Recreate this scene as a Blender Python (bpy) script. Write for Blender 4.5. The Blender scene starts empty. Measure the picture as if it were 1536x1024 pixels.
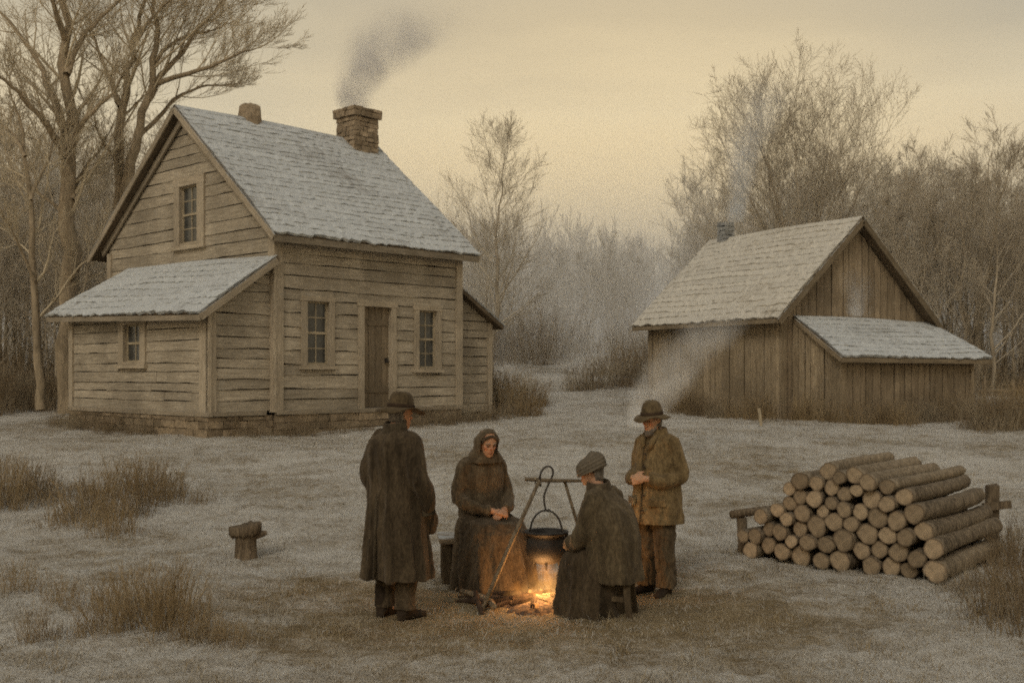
import bpy, math, random
import numpy as np
from mathutils import Vector, Matrix, noise as mnoise

SC = bpy.context.scene
COL = SC.collection
rng = random.Random(7)
PI = math.pi

# ------------------------------------------------------------------ helpers
def V(*a): return Vector(a)

class MB:
    """collects verts / faces / uvs / per-face shade, links them as one mesh object"""
    def __init__(s): s.v = []; s.f = []; s.uv = []; s.sh = []; s.mi = []
    def vert(s, p): s.v.append((p[0], p[1], p[2])); return len(s.v) - 1
    def face(s, idx, uv=None, sh=1.0, mi=0):
        s.f.append(tuple(idx)); s.sh.append(sh); s.mi.append(mi)
        s.uv.append(uv if uv else [(0.0, 0.0)] * len(idx))
    def quad(s, a, b, c, d, uv=None, sh=1.0, mi=0):
        i = len(s.v); s.v += [tuple(a), tuple(b), tuple(c), tuple(d)]
        s.face((i, i+1, i+2, i+3), uv, sh, mi)
    def box8(s, P, sh=1.0, uvs=None, mi=0):
        """P: 8 points, bottom ring 0-3, top ring 4-7"""
        i = len(s.v); s.v += [tuple(p) for p in P]
        for q in ((3,2,1,0),(4,5,6,7),(0,1,5,4),(1,2,6,5),(2,3,7,6),(3,0,4,7)):
            A = [Vector(P[k]) for k in q]
            lu = (A[1]-A[0]).length; lv = (A[3]-A[0]).length
            o = rng.random()*10
            if lu >= lv: uv = [(o,o),(o+lu,o),(o+lu,o+lv),(o,o+lv)]
            else: uv = [(o,o),(o,o+lu),(o+lv,o+lu),(o+lv,o)]
            s.face([i+k for k in q], uv, sh, mi)
    def box(s, lo, hi, sh=1.0, f=None, j=0.0):
        (x0,y0,z0),(x1,y1,z1) = lo, hi
        P = [(x0,y0,z0),(x1,y0,z0),(x1,y1,z0),(x0,y1,z0),(x0,y0,z1),(x1,y0,z1),(x1,y1,z1),(x0,y1,z1)]
        if j: P = [tuple(c+rng.uniform(-j,j) for c in p) for p in P]
        if f: P = [f(*p) for p in P]
        s.box8(P, sh)
    def beam(s, a, b, w, h, sh=1.0, up=(0,0,1), j=0.0):
        a, b = Vector(a), Vector(b); d = (b-a).normalized(); up = Vector(up)
        sx = d.cross(up)
        if sx.length < 1e-4: sx = d.cross(Vector((1,0,0)))
        sx.normalize(); sz = sx.cross(d)
        P = []
        for e in (-h/2, h/2):
            for p, q in ((a,-w/2),(b,-w/2),(b,w/2),(a,w/2)):
                P.append(tuple(p+sx*q+sz*e+Vector((rng.uniform(-j,j),rng.uniform(-j,j),rng.uniform(-j,j)))))
        s.box8(P, sh)
    def tube(s, pts, rad, n=8, cap=True, sh=1.0, jit=0.0, ph=0.0):
        pts = [Vector(p) for p in pts]; m = len(pts); i0 = len(s.v)
        d = (pts[1]-pts[0]).normalized()
        x = d.cross(Vector((0,0,1)))
        if x.length < 0.05: x = d.cross(Vector((0,1,0)))
        x.normalize()
        ln = 0.0; lens = []
        for k in range(m):
            if k: ln += (pts[k]-pts[k-1]).length
            lens.append(ln)
            t = (pts[min(k+1,m-1)]-pts[max(k-1,0)])
            if t.length > 1e-9: d = t.normalized()
            x = (x-d*x.dot(d))
            x = x.normalized() if x.length > 1e-6 else d.orthogonal().normalized()
            y = d.cross(x); r = rad[k] if hasattr(rad,'__len__') else rad
            for q in range(n):
                a = 2*PI*q/n + ph; rr = r*(1+(rng.uniform(-jit,jit) if jit else 0))
                p = pts[k]+x*(math.cos(a)*rr)+y*(math.sin(a)*rr)
                s.v.append((p.x,p.y,p.z))
        for k in range(m-1):
            for q in range(n):
                a = i0+k*n+q; b = i0+k*n+(q+1)%n
                u0 = q/n; u1 = (q+1)/n
                s.face((a,b,b+n,a+n), [(lens[k],u0),(lens[k],u1),(lens[k+1],u1),(lens[k+1],u0)], sh)
        if cap:
            s.face(list(range(i0+n-1,i0-1,-1)), [(0.0,0.0)]*n, sh)
            e = i0+(m-1)*n
            s.face(list(range(e,e+n)), [(0.0,0.0)]*n, sh)
    def rings(s, R, cap=True, sh=1.0):
        """R: list of closed rings (lists of points, same count)"""
        n = len(R[0]); i0 = len(s.v)
        for r in R: s.v += [tuple(p) for p in r]
        for k in range(len(R)-1):
            for q in range(n):
                a = i0+k*n+q; b = i0+k*n+(q+1)%n
                s.face((a,b,b+n,a+n), [(q/n,k*.1),((q+1)/n,k*.1),((q+1)/n,k*.1+.1),(q/n,k*.1+.1)], sh)
        if cap:
            s.face(list(range(i0+n-1,i0-1,-1)), None, sh); e = i0+(len(R)-1)*n
            s.face(list(range(e,e+n)), None, sh)
    def mesh(s, name, smooth=False):
        me = bpy.data.meshes.new(name); me.from_pydata(s.v, [], s.f)
        uv = me.uv_layers.new(name='UVMap')
        uv.data.foreach_set('uv', np.array([c for f in s.uv for p in f for c in p], dtype=np.float32))
        ca = me.attributes.new('shade', 'FLOAT', 'FACE')
        ca.data.foreach_set('value', np.array(s.sh, dtype=np.float32))
        if any(s.mi): me.polygons.foreach_set('material_index', np.array(s.mi, dtype=np.int32))
        if smooth: me.polygons.foreach_set('use_smooth', np.ones(len(s.f), dtype=bool))
        me.update()
        return me
    def build(s, name, mat, parent=None, smooth=False):
        return link(name, s.mesh(name, smooth), mat, parent)

def link(name, me, mat, parent=None):
    o = bpy.data.objects.new(name, me); COL.objects.link(o)
    if mat is not None:
        for m in (mat if isinstance(mat, (list,tuple)) else [mat]): me.materials.append(m)
    if parent is not None: o.parent = parent
    return o
def tag(o, label=None, cat=None, group=None, kind=None):
    if label: o['label'] = label
    if cat: o['category'] = cat
    if group: o['group'] = group
    if kind: o['kind'] = kind
    return o
def thing(name, label, cat, loc=(0,0,0), rz=0.0, group=None):
    o = bpy.data.objects.new(name, None); COL.objects.link(o)
    o.location = loc; o.rotation_euler = (0,0,rz); o.empty_display_size = .2
    return tag(o, label, cat, group)
def copy_tree(o, parent=None):
    c = o.copy(); COL.objects.link(c)
    if parent is not None: c.parent = parent
    for ch in o.children: copy_tree(ch, c)
    return c

# ------------------------------------------------------------------ material helpers
class NT:
    def __init__(s, name):
        s.m = bpy.data.materials.new(name); s.m.use_nodes = True
        s.t = s.m.node_tree; s.t.nodes.clear()
        s.out = s.n('ShaderNodeOutputMaterial')
    def n(s, typ, **kw):
        nd = s.t.nodes.new(typ)
        for k, v in kw.items(): setattr(nd, k, v)
        return nd
    def lk(s, a, b): s.t.links.new(a, b)
    def val(s, sock, v):
        if hasattr(v, 'is_output') or isinstance(v, bpy.types.NodeSocket): s.lk(v, sock)
        else: sock.default_value = v
    def noise(s, vec, scale, detail=4, rough=.55, dist=0.0):
        n = s.n('ShaderNodeTexNoise'); s.lk(vec, n.inputs['Vector'])
        n.inputs['Scale'].default_value = scale; n.inputs['Detail'].default_value = detail
        n.inputs['Roughness'].default_value = rough; n.inputs['Distortion'].default_value = dist
        return n.outputs['Fac']
    def mapping(s, vec, scale=(1,1,1), loc=(0,0,0), rot=(0,0,0)):
        n = s.n('ShaderNodeMapping'); s.lk(vec, n.inputs['Vector'])
        n.inputs['Scale'].default_value = scale; n.inputs['Location'].default_value = loc
        n.inputs['Rotation'].default_value = rot
        return n.outputs['Vector']
    def math(s, op, a, b=None, c=None, clamp=False):
        n = s.n('ShaderNodeMath', operation=op, use_clamp=clamp)
        s.val(n.inputs[0], a)
        if b is not None: s.val(n.inputs[1], b)
        if c is not None: s.val(n.inputs[2], c)
        return n.outputs[0]
    def rng(s, v, a, b, c=0.0, d=1.0, smooth=True):
        n = s.n('ShaderNodeMapRange'); n.interpolation_type = 'SMOOTHSTEP' if smooth else 'LINEAR'
        s.lk(v, n.inputs['Value'])
        for k, x in zip(('From Min','From Max','To Min','To Max'), (a,b,c,d)): n.inputs[k].default_value = x
        return n.outputs['Result']
    def mix(s, f, a, b, typ='MIX'):
        n = s.n('ShaderNodeMix', data_type='RGBA', blend_type=typ)
        s.val(n.inputs[0], f)
        for k, x in ((6,a),(7,b)):
            if isinstance(x, bpy.types.NodeSocket): s.lk(x, n.inputs[k])
            else: n.inputs[k].default_value = (*x, 1.0)[:4]
        return n.outputs[2]
    def mul(s, col, fac):
        """colour times scalar"""
        n = s.n('ShaderNodeVectorMath', operation='SCALE'); s.lk(col, n.inputs[0]); s.val(n.inputs['Scale'], fac)
        return n.outputs[0]
    def bump(s, h, strength=.3, dist=.02):
        n = s.n('ShaderNodeBump'); s.lk(h, n.inputs['Height'])
        n.inputs['Strength'].default_value = strength; n.inputs['Distance'].default_value = dist
        return n.outputs['Normal']
    def attr(s, name): return s.n('ShaderNodeAttribute', attribute_name=name)
    def coord(s, k='Object'): return s.n('ShaderNodeTexCoord').outputs[k]
    def pos(s): return s.n('ShaderNodeNewGeometry').outputs['Position']
    def princ(s, col, rough=.9, spec=.15, normal=None, metal=0.0):
        b = s.n('ShaderNodeBsdfPrincipled')
        s.val(b.inputs['Base Color'], col if isinstance(col, bpy.types.NodeSocket) else (*col,1.0)[:4])
        s.val(b.inputs['Roughness'], rough); b.inputs['Specular IOR Level'].default_value = spec
        b.inputs['Metallic'].default_value = metal
        if normal is not None: s.lk(normal, b.inputs['Normal'])
        s.lk(b.outputs[0], s.out.inputs['Surface'])
        return s.m

def mat_wood(name, dark, light, frost=0.12, grain=28.0):
    t = NT(name); uv = t.coord('UV'); ob = t.coord('Object')
    g = t.noise(t.mapping(uv, (1.3, grain, 1)), 1.6, 6, .65, .4)
    fine = t.noise(t.mapping(uv, (6, grain*5, 1)), 1.5, 3, .7)
    big = t.noise(ob, .9, 4, .6)
    c = t.mix(t.rng(g, .3, .72), dark, light)
    c = t.mix(t.rng(big, .35, .7, 0, .55), c, tuple(x*.62 for x in dark))
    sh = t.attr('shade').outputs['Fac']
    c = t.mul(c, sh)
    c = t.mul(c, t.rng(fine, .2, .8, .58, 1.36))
    sep = t.n('ShaderNodeSeparateXYZ'); t.lk(t.n('ShaderNodeNewGeometry').outputs['Normal'], sep.inputs[0])
    fr = t.math('MULTIPLY', t.rng(sep.outputs[2], .25, .85), t.rng(t.noise(ob, 7, 4), .35, .65))
    fr = t.math('MAXIMUM', fr, t.math('MULTIPLY', t.rng(t.noise(ob, 3.3, 6, .75), .52, .8), frost))
    c = t.mix(fr, c, (.42,.43,.42))
    h = t.math('ADD', g, t.math('MULTIPLY', fine, .5))
    return t.princ(c, .95, .05, t.bump(h, .55, .012))

def mat_roof(name, frost_col, wood_col, cover=.45):
    t = NT(name); uv = t.coord('UV'); ob = t.coord('Object')
    st = t.noise(t.mapping(uv, (6.5, 1.1, 1)), 1.6, 5, .7, .5)      # streaks down the slope
    lay = t.noise(t.mapping(uv, (1.1, 7.0, 1)), 1.3, 5, .7, .8)     # along the courses
    big = t.noise(ob, .55, 4, .6)
    m = t.math('ADD', t.math('MULTIPLY', st, .42), t.math('MULTIPLY', lay, .33))
    m = t.math('ADD', m, t.math('MULTIPLY', t.math('ADD', big, t.math('MULTIPLY', t.noise(ob, 1.7, 3), .5)), .40)); m = t.math('SUBTRACT', m, .13)
    f = t.rng(m, cover-.03, cover+.20)
    fine = t.noise(ob, 45, 3, .7)
    sh = t.attr('shade').outputs['Fac']
    c = t.mix(f, wood_col, frost_col)
    c = t.mul(c, t.math('MULTIPLY', sh, t.rng(fine, .25, .75, .62, 1.28)))
    h = t.math('ADD', t.math('MULTIPLY', st, .6), t.math('MULTIPLY', fine, .35))
    return t.princ(c, .95, .05, t.bump(h, .9, .03))

def mat_bark(name, dark, light, scale=1.0):
    t = NT(name); ob = t.coord('Object')
    g = t.noise(t.mapping(ob, (9*scale, 9*scale, 1.6*scale)), 1.5, 5, .65, .6)
    big = t.noise(ob, .8, 3)
    c = t.mix(t.rng(g, .3, .7), dark, light)
    c = t.mul(c, t.rng(big, .3, .7, .78, 1.18))
    return t.princ(c, .95, .05, t.bump(g, .7, .03))

def mat_plain(name, col, rough=.9, var=.25, scale=8.0, spec=.1, bump=.25, metal=0.0):
    t = NT(name); ob = t.coord('Object')
    a = t.noise(ob, scale, 5, .65); b = t.noise(ob, scale*.18, 3)
    c = t.mix(t.rng(a, .25, .75), tuple(x*(1-var) for x in col), tuple(min(1,x*(1+var)) for x in col))
    c = t.mul(c, t.rng(b, .3, .7, 1-var*.6, 1+var*.6))
    return t.princ(c, rough, spec, t.bump(a, bump, .01), metal)

def mat_cloth(name, dark, light):
    t = NT(name); ob = t.coord('Object')
    a = t.noise(t.mapping(ob, (1,1,.3)), 7.0, 5, .6); w = t.noise(t.mapping(ob, (1,1,.35)), 60, 3, .7); b = t.noise(ob, 160, 2, .6)
    c = t.mix(t.rng(a, .25, .8, .15, .85), dark, light)
    c = t.mul(c, t.rng(w, .25, .75, .60, 1.38))
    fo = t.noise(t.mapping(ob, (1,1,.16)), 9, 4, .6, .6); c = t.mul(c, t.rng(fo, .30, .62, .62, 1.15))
    h = t.math('ADD', w, t.math('MULTIPLY', b, .6))
    m = t.princ(c, .95, .05, t.bump(h, .5, .006))
    for nd in t.t.nodes:
        if nd.type == 'BSDF_PRINCIPLED':
            nd.inputs['Sheen Weight'].default_value = .25; nd.inputs['Sheen Tint'].default_value = (.6,.5,.4,1)
    return m

def mat_stone(name, a, b):
    t = NT(name); ob = t.coord('Object'); sh = t.attr('shade').outputs['Fac']
    n1 = t.noise(ob, 6, 6, .7); n2 = t.noise(ob, 40, 4, .7)
    c = t.mix(t.rng(n1, .3, .7), a, b)
    c = t.mul(c, t.math('MULTIPLY', sh, t.rng(n2, .25, .75, .7, 1.25)))
    h = t.math('ADD', n1, t.math('MULTIPLY', n2, .5))
    return t.princ(c, .95, .08, t.bump(h, .8, .03))

M = {}
M['siding'] = mat_wood('weathered_siding', (.285,.24,.178), (.51,.445,.345), .2, 20)
M['trim'] = mat_wood('weathered_trim', (.31,.258,.188), (.51,.435,.33), .16, 24)
M['door'] = mat_wood('door_wood', (.17,.133,.09), (.29,.23,.158), .08, 22)
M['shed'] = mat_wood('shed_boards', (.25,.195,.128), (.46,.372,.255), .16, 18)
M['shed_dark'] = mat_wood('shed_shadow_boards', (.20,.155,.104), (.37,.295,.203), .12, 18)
M['backing'] = mat_plain('dark_gap', (.028,.02,.013), .95, .2)
M['roof_blue'] = mat_roof('frosted_shakes', (.525,.54,.535), (.245,.23,.205), .36)
M['roof_tan'] = mat_roof('frosted_tan_shakes', (.60,.56,.48), (.31,.265,.195), .35)
M['roof_under'] = mat_plain('roof_underside', (.13,.10,.068), .95, .3)
M['stone'] = mat_stone('chimney_stone', (.20,.155,.105), (.38,.30,.21))
M['found'] = mat_stone('foundation_stone', (.17,.132,.088), (.34,.265,.18))
M['glass'] = None
t = NT('old_window_glass'); ob = t.coord('Object')
M['glass'] = t.princ(t.mix(t.rng(t.noise(ob, 3, 3), .3, .7), (.035,.036,.034), (.075,.078,.075)), .22, .5, t.bump(t.noise(ob, 5, 2), .12, .02))
M['sash'] = mat_wood('sash_paint', (.30,.25,.17), (.50,.42,.30), .05, 24)
M['iron'] = mat_plain('cast_iron', (.028,.024,.02), .6, .35, 18, .35, .4, .3)
M['iron_rod'] = mat_plain('iron_rod', (.05,.042,.034), .6, .3, 20, .3, .3, .3)
M['pole'] = mat_bark('pole_wood', (.13,.10,.066), (.27,.21,.14), 3)
M['logbark'] = mat_bark('log_bark', (.08,.063,.044), (.29,.232,.165), 2.6)
M['logbark_pale'] = mat_bark('pale_log_bark', (.15,.118,.08), (.36,.29,.205), 2.4)
M['stump'] = mat_bark('stump_bark', (.085,.065,.044), (.22,.17,.115), 2.4)
M['char'] = mat_plain('charred_wood', (.045,.03,.02), .95, .5, 14)
def mat_cut(name, core, rim):
    t = NT(name); uv = t.coord('UV')
    ln = t.n('ShaderNodeVectorMath', operation='LENGTH'); t.lk(uv, ln.inputs[0]); r = ln.outputs['Value']
    wob = t.noise(t.coord('Object'), 14, 4, .6)
    r2 = t.math('ADD', r, t.math('MULTIPLY', wob, .25))
    ringv = t.math('SINE', t.math('MULTIPLY', r2, 38.0))
    c = t.mix(t.rng(ringv, -1, 1, 0, .5), core, tuple(x*.72 for x in core))
    c = t.mix(t.rng(r, .72, 1.0), c, rim)
    c = t.mul(c, t.math('MULTIPLY', t.attr('shade').outputs['Fac'], t.rng(wob, .25, .75, .75, 1.2)))
    return t.princ(c, .92, .08, t.bump(t.math('ADD', ringv, t.math('MULTIPLY', wob, 3)), .25, .004))
M['cut'] = mat_cut('sawn_end', (.37,.285,.19), (.16,.12,.08))
# ------------------------------------------------------------------ camera, light, sky
cam = bpy.data.cameras.new('camera'); co = bpy.data.objects.new('camera', cam); COL.objects.link(co)
co.location = (0, 0, 1.9); co.rotation_euler = (PI/2, 0, 0)
cam.sensor_width = 36.0; cam.lens = 36*1650/1536; cam.shift_y = 48/1536
cam.clip_start = .1; cam.clip_end = 3000
SC.camera = co
SC.view_settings.view_transform = 'Standard'; SC.view_settings.look = 'None'
SC.view_settings.exposure = 0; SC.view_settings.gamma = 1
cy = SC.cycles
cy.max_bounces = 5; cy.diffuse_bounces = 3; cy.glossy_bounces = 2; cy.transmission_bounces = 2
cy.volume_bounces = 3; cy.transparent_max_bounces = 6; cy.use_denoising = False; cy.use_adaptive_sampling = True; cy.adaptive_threshold = .038; cy.adaptive_min_samples = 24
cy.volume_step_rate = 2.0; cy.volume_max_steps = 128
cy.sample_clamp_indirect = 3.0; cy.pixel_filter_type = 'BLACKMAN_HARRIS'; cy.filter_width = 1.9

SUN_AZ = math.radians(250); SUN_EL = math.radians(38)      # direction the light comes from (math angle in xy)
w = bpy.data.worlds.new('World'); SC.world = w; w.use_nodes = True
nt = w.node_tree; nt.nodes.clear()
def wn(t, **k):
    n = nt.nodes.new(t)
    for a, b in k.items(): setattr(n, a, b)
    return n
wl = nt.links.new
out = wn('ShaderNodeOutputWorld'); bg = wn('ShaderNodeBackground'); wl(bg.outputs[0], out.inputs[0])
sky = wn('ShaderNodeTexSky', sky_type='NISHITA'); sky.sun_disc = False
sky.sun_elevation = SUN_EL; sky.sun_rotation = PI/2 - SUN_AZ; sky.dust_density = 4.0
tc = wn('ShaderNodeTexCoord'); nrm = wn('ShaderNodeVectorMath', operation='NORMALIZE'); wl(tc.outputs['Generated'], nrm.inputs[0])
sp = wn('ShaderNodeSeparateXYZ'); wl(nrm.outputs[0], sp.inputs[0])
cl = wn('ShaderNodeTexNoise'); cl.inputs['Scale'].default_value = 2.2; cl.inputs['Detail'].default_value = 5; cl.inputs['Distortion'].default_value = .6
mp = wn('ShaderNodeMapping'); mp.inputs['Scale'].default_value = (1, 1, 3.2); wl(nrm.outputs[0], mp.inputs[0]); wl(mp.outputs[0], cl.inputs['Vector'])
# overcast cover: warm at the horizon, greyer overhead, cloud noise moves the bands
zz = wn('ShaderNodeMath', operation='MULTIPLY_ADD'); wl(cl.outputs['Fac'], zz.inputs[0]); zz.inputs[1].default_value = .16
off = wn('ShaderNodeMath', operation='ADD'); wl(sp.outputs[2], off.inputs[0]); off.inputs[1].default_value = -.08; wl(off.outputs[0], zz.inputs[2])
ramp = wn('ShaderNodeValToRGB'); wl(zz.outputs[0], ramp.inputs[0])
E = ramp.color_ramp.elements
SKY = [(0.0,(.66,.50,.30)),(.10,(.88,.665,.38)),(.17,(.86,.68,.405)),(.24,(.775,.65,.425)),(.30,(.545,.475,.34)),(.37,(.47,.425,.335)),(.6,(.415,.40,.36)),(1.0,(.38,.38,.37))]
E[0].position = 0; E[0].color = (*SKY[0][1],1); E[1].position = 1; E[1].color = (*SKY[-1][1],1)
for p_, c_ in SKY[1:-1]:
    e = E.new(p_); e.color = (*c_,1)
# soft warm brightening toward the low sun behind the clouds, at the gap between the woods
dp = wn('ShaderNodeVectorMath', operation='DOT_PRODUCT'); wl(nrm.outputs[0], dp.inputs[0])
g_ = Vector((.10,1,.14)).normalized(); dp.inputs[1].default_value = g_
gl = wn('ShaderNodeMapRange'); gl.interpolation_type = 'SMOOTHSTEP'; wl(dp.outputs['Value'], gl.inputs[0])
gl.inputs[1].default_value = .92; gl.inputs[2].default_value = 1.0; gl.inputs[3].default_value = 0; gl.inputs[4].default_value = 1
mg = wn('ShaderNodeMix', data_type='RGBA', blend_type='ADD'); wl(gl.outputs[0], mg.inputs[0]); wl(ramp.outputs[0], mg.inputs[6]); mg.inputs[7].default_value = (.17,.10,.012,1)
ns = wn('ShaderNodeVectorMath', operation='SCALE'); wl(sky.outputs[0], ns.inputs[0]); ns.inputs['Scale'].default_value = .07
mx = wn('ShaderNodeMix', data_type='RGBA'); mx.inputs[0].default_value = .08; wl(mg.outputs[2], mx.inputs[6]); wl(ns.outputs[0], mx.inputs[7])
wl(mx.outputs[2], bg.inputs[0]); bg.inputs[1].default_value = 1.0

sd = bpy.data.lights.new('sun', 'SUN'); so = bpy.data.objects.new('sun', sd); COL.objects.link(so)
sd.energy = .85; sd.angle = math.radians(22); sd.color = (1,.90,.74)
sdir = Vector((math.cos(SUN_AZ)*math.cos(SUN_EL), math.sin(SUN_AZ)*math.cos(SUN_EL), math.sin(SUN_EL)))
so.rotation_euler = sdir.to_track_quat('Z','Y').to_euler(); so.location = sdir*60

# ------------------------------------------------------------------ terrain
_zx = np.array([-40,0,11,12.5,14,16,18,20,22,24,27,30,34,38,44,50,60,90,130,200,400,900])
_zy = np.array([0,0,0,.03,.12,.33,.54,.70,.77,.81,.93,1.15,1.5,1.9,2.5,3.1,3.9,6.6,10,16,30,55])
_ty = np.linspace(-40,900,9401); _tz = np.interp(_ty,_zx,_zy)
_k = np.exp(-np.linspace(-2.2,2.2,23)**2); _k /= _k.sum()
_tz = np.convolve(np.pad(_tz,(11,11),'edge'), _k, 'valid')
def Z(x, y):
    x = np.asarray(x, dtype=float); y = np.asarray(y, dtype=float)
    z = np.interp(y, _ty, _tz)
    side = np.clip((np.abs(x)-14)/60, 0, 1)
    z = z + side*np.clip((y-22)/60, 0, 1)*3.0
    z = z + .045*np.sin(x*.9+y*.45+1.1)*np.sin(y*.8-x*.3) + .02*np.sin(x*2.3-y*1.1)*np.sin(y*2.1+.7)
    rut = np.exp(-((x-.2)/1.5)**2-((y-9.3)/1.1)**2)
    return z - .02*rut
def z1(x, y): return float(Z(x, y))
def at(px, py, lift=0.0):
    """where the photograph's point (px, py) meets the ground"""
    dx, dz = (px-768)/1650, (560-py)/1650
    y = 4.0
    while y < 300:
        if 1.9+dz*y <= z1(dx*y, y)+1e-4: break
        y += .02
    return Vector((dx*y, y, z1(dx*y, y)+lift))
def on(px, Y, lift=0.0):
    x = (px-768)/1650*Y
    return Vector((x, Y, z1(x, Y)+lift))

def grid_axis(a, b, step0, fine_lo, fine_hi, grow):
    xs = list(np.arange(fine_lo, fine_hi, step0)); st = step0; x = fine_hi
    while x < b: xs.append(x); st *= grow; x += st
    xs.append(b); st = step0; x = fine_lo - step0; lo = []
    while x > a: lo.append(x); st *= grow; x -= st
    lo.append(a)
    return np.array(lo[::-1]+xs)
gx = grid_axis(-900, 900, .11, -9, 9, 1.07); gy = grid_axis(-25, 900, .11, 5.5, 26, 1.06)
GX, GY = np.meshgrid(gx, gy); GZ = Z(GX, GY)
nr = np.random.default_rng(3)
GZ = GZ + nr.normal(0, .011, GZ.shape)*(np.abs(GX) < 16)*(GY < 30)
vv = np.stack([GX.ravel(), GY.ravel(), GZ.ravel()], 1); nx, ny = len(gx), len(gy)
ii = np.arange(ny*nx).reshape(ny, nx)
ff = np.stack([ii[:-1,:-1].ravel(), ii[:-1,1:].ravel(), ii[1:,1:].ravel(), ii[1:,:-1].ravel()], 1)
def np_mesh(name, v, f, smooth=True):
    me = bpy.data.meshes.new(name); k = f.shape[1]
    me.vertices.add(len(v)); me.vertices.foreach_set('co', v.astype(np.float32).ravel())
    me.loops.add(f.size); me.loops.foreach_set('vertex_index', f.astype(np.int32).ravel())
    me.polygons.add(len(f)); me.polygons.foreach_set('loop_start', np.arange(0, f.size, k, dtype=np.int32))
    me.polygons.foreach_set('use_smooth', np.full(len(f), smooth))
    me.update(calc_edges=True); return me

def mat_ground():
    t = NT('frosty_ground'); p = t.pos()
    n1 = t.noise(p, .45, 5, .6, .3); n2 = t.noise(p, 2.1, 6, .7, .5); n3 = t.noise(p, 11, 5, .75); n4 = t.noise(p, 55, 3, .75)
    st = t.noise(t.mapping(p, (1.0, 3.2, 1)), .9, 6, .7, .4)      # wind-laid bands of frost
    sepn = t.n('ShaderNodeSeparateXYZ'); t.lk(p, sepn.inputs[0])
    # distance to the trampled place round the fire, also darkened to paint contact shade
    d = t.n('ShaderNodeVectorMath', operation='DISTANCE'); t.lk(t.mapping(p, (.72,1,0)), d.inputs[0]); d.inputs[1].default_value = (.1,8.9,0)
    worn_shade = t.rng(d.outputs['Value'], .4, 2.6, 1, 0)
    far = t.rng(sepn.outputs[1], 10, 22)
    m = t.math('ADD', t.math('MULTIPLY', n1, .26), t.math('MULTIPLY', n2, .30))
    m = t.math('ADD', m, t.math('MULTIPLY', n3, .26)); m = t.math('ADD', m, t.math('MULTIPLY', st, .22))
    m = t.math('ADD', m, t.math('MULTIPLY', n4, .20)); m = t.math('SUBTRACT', m, .085)
    m = t.math('SUBTRACT', m, t.math('MULTIPLY', worn_shade, .16)); m = t.math('ADD', m, t.math('MULTIPLY', far, .012))
    f = t.rng(m, .40, .60)
    soil = t.mix(t.rng(n2, .35, .65), (.215,.158,.088), (.355,.268,.152))
    soil = t.mix(t.rng(n4, .3, .7, 0, .6), soil, (.30,.235,.14))
    frost = t.mix(t.rng(n1, .3, .7), (.60,.57,.51), (.70,.66,.585))
    frost = t.mul(frost, t.rng(n4, .25, .75, .72, 1.15))
    c = t.mix(f, soil, frost)
    h = t.math('ADD', t.math('MULTIPLY', n3, .8), t.math('MULTIPLY', n4, .5))
    h = t.math('ADD', h, t.math('MULTIPLY', n2, .7))
    return t.princ(c, .95, .06, t.bump(h, 1.0, .07))
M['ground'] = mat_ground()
tag(link('ground', np_mesh('ground', vv, ff), M['ground']), 'frosty rough grassy ground rising toward the woods', kind='structure')

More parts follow.
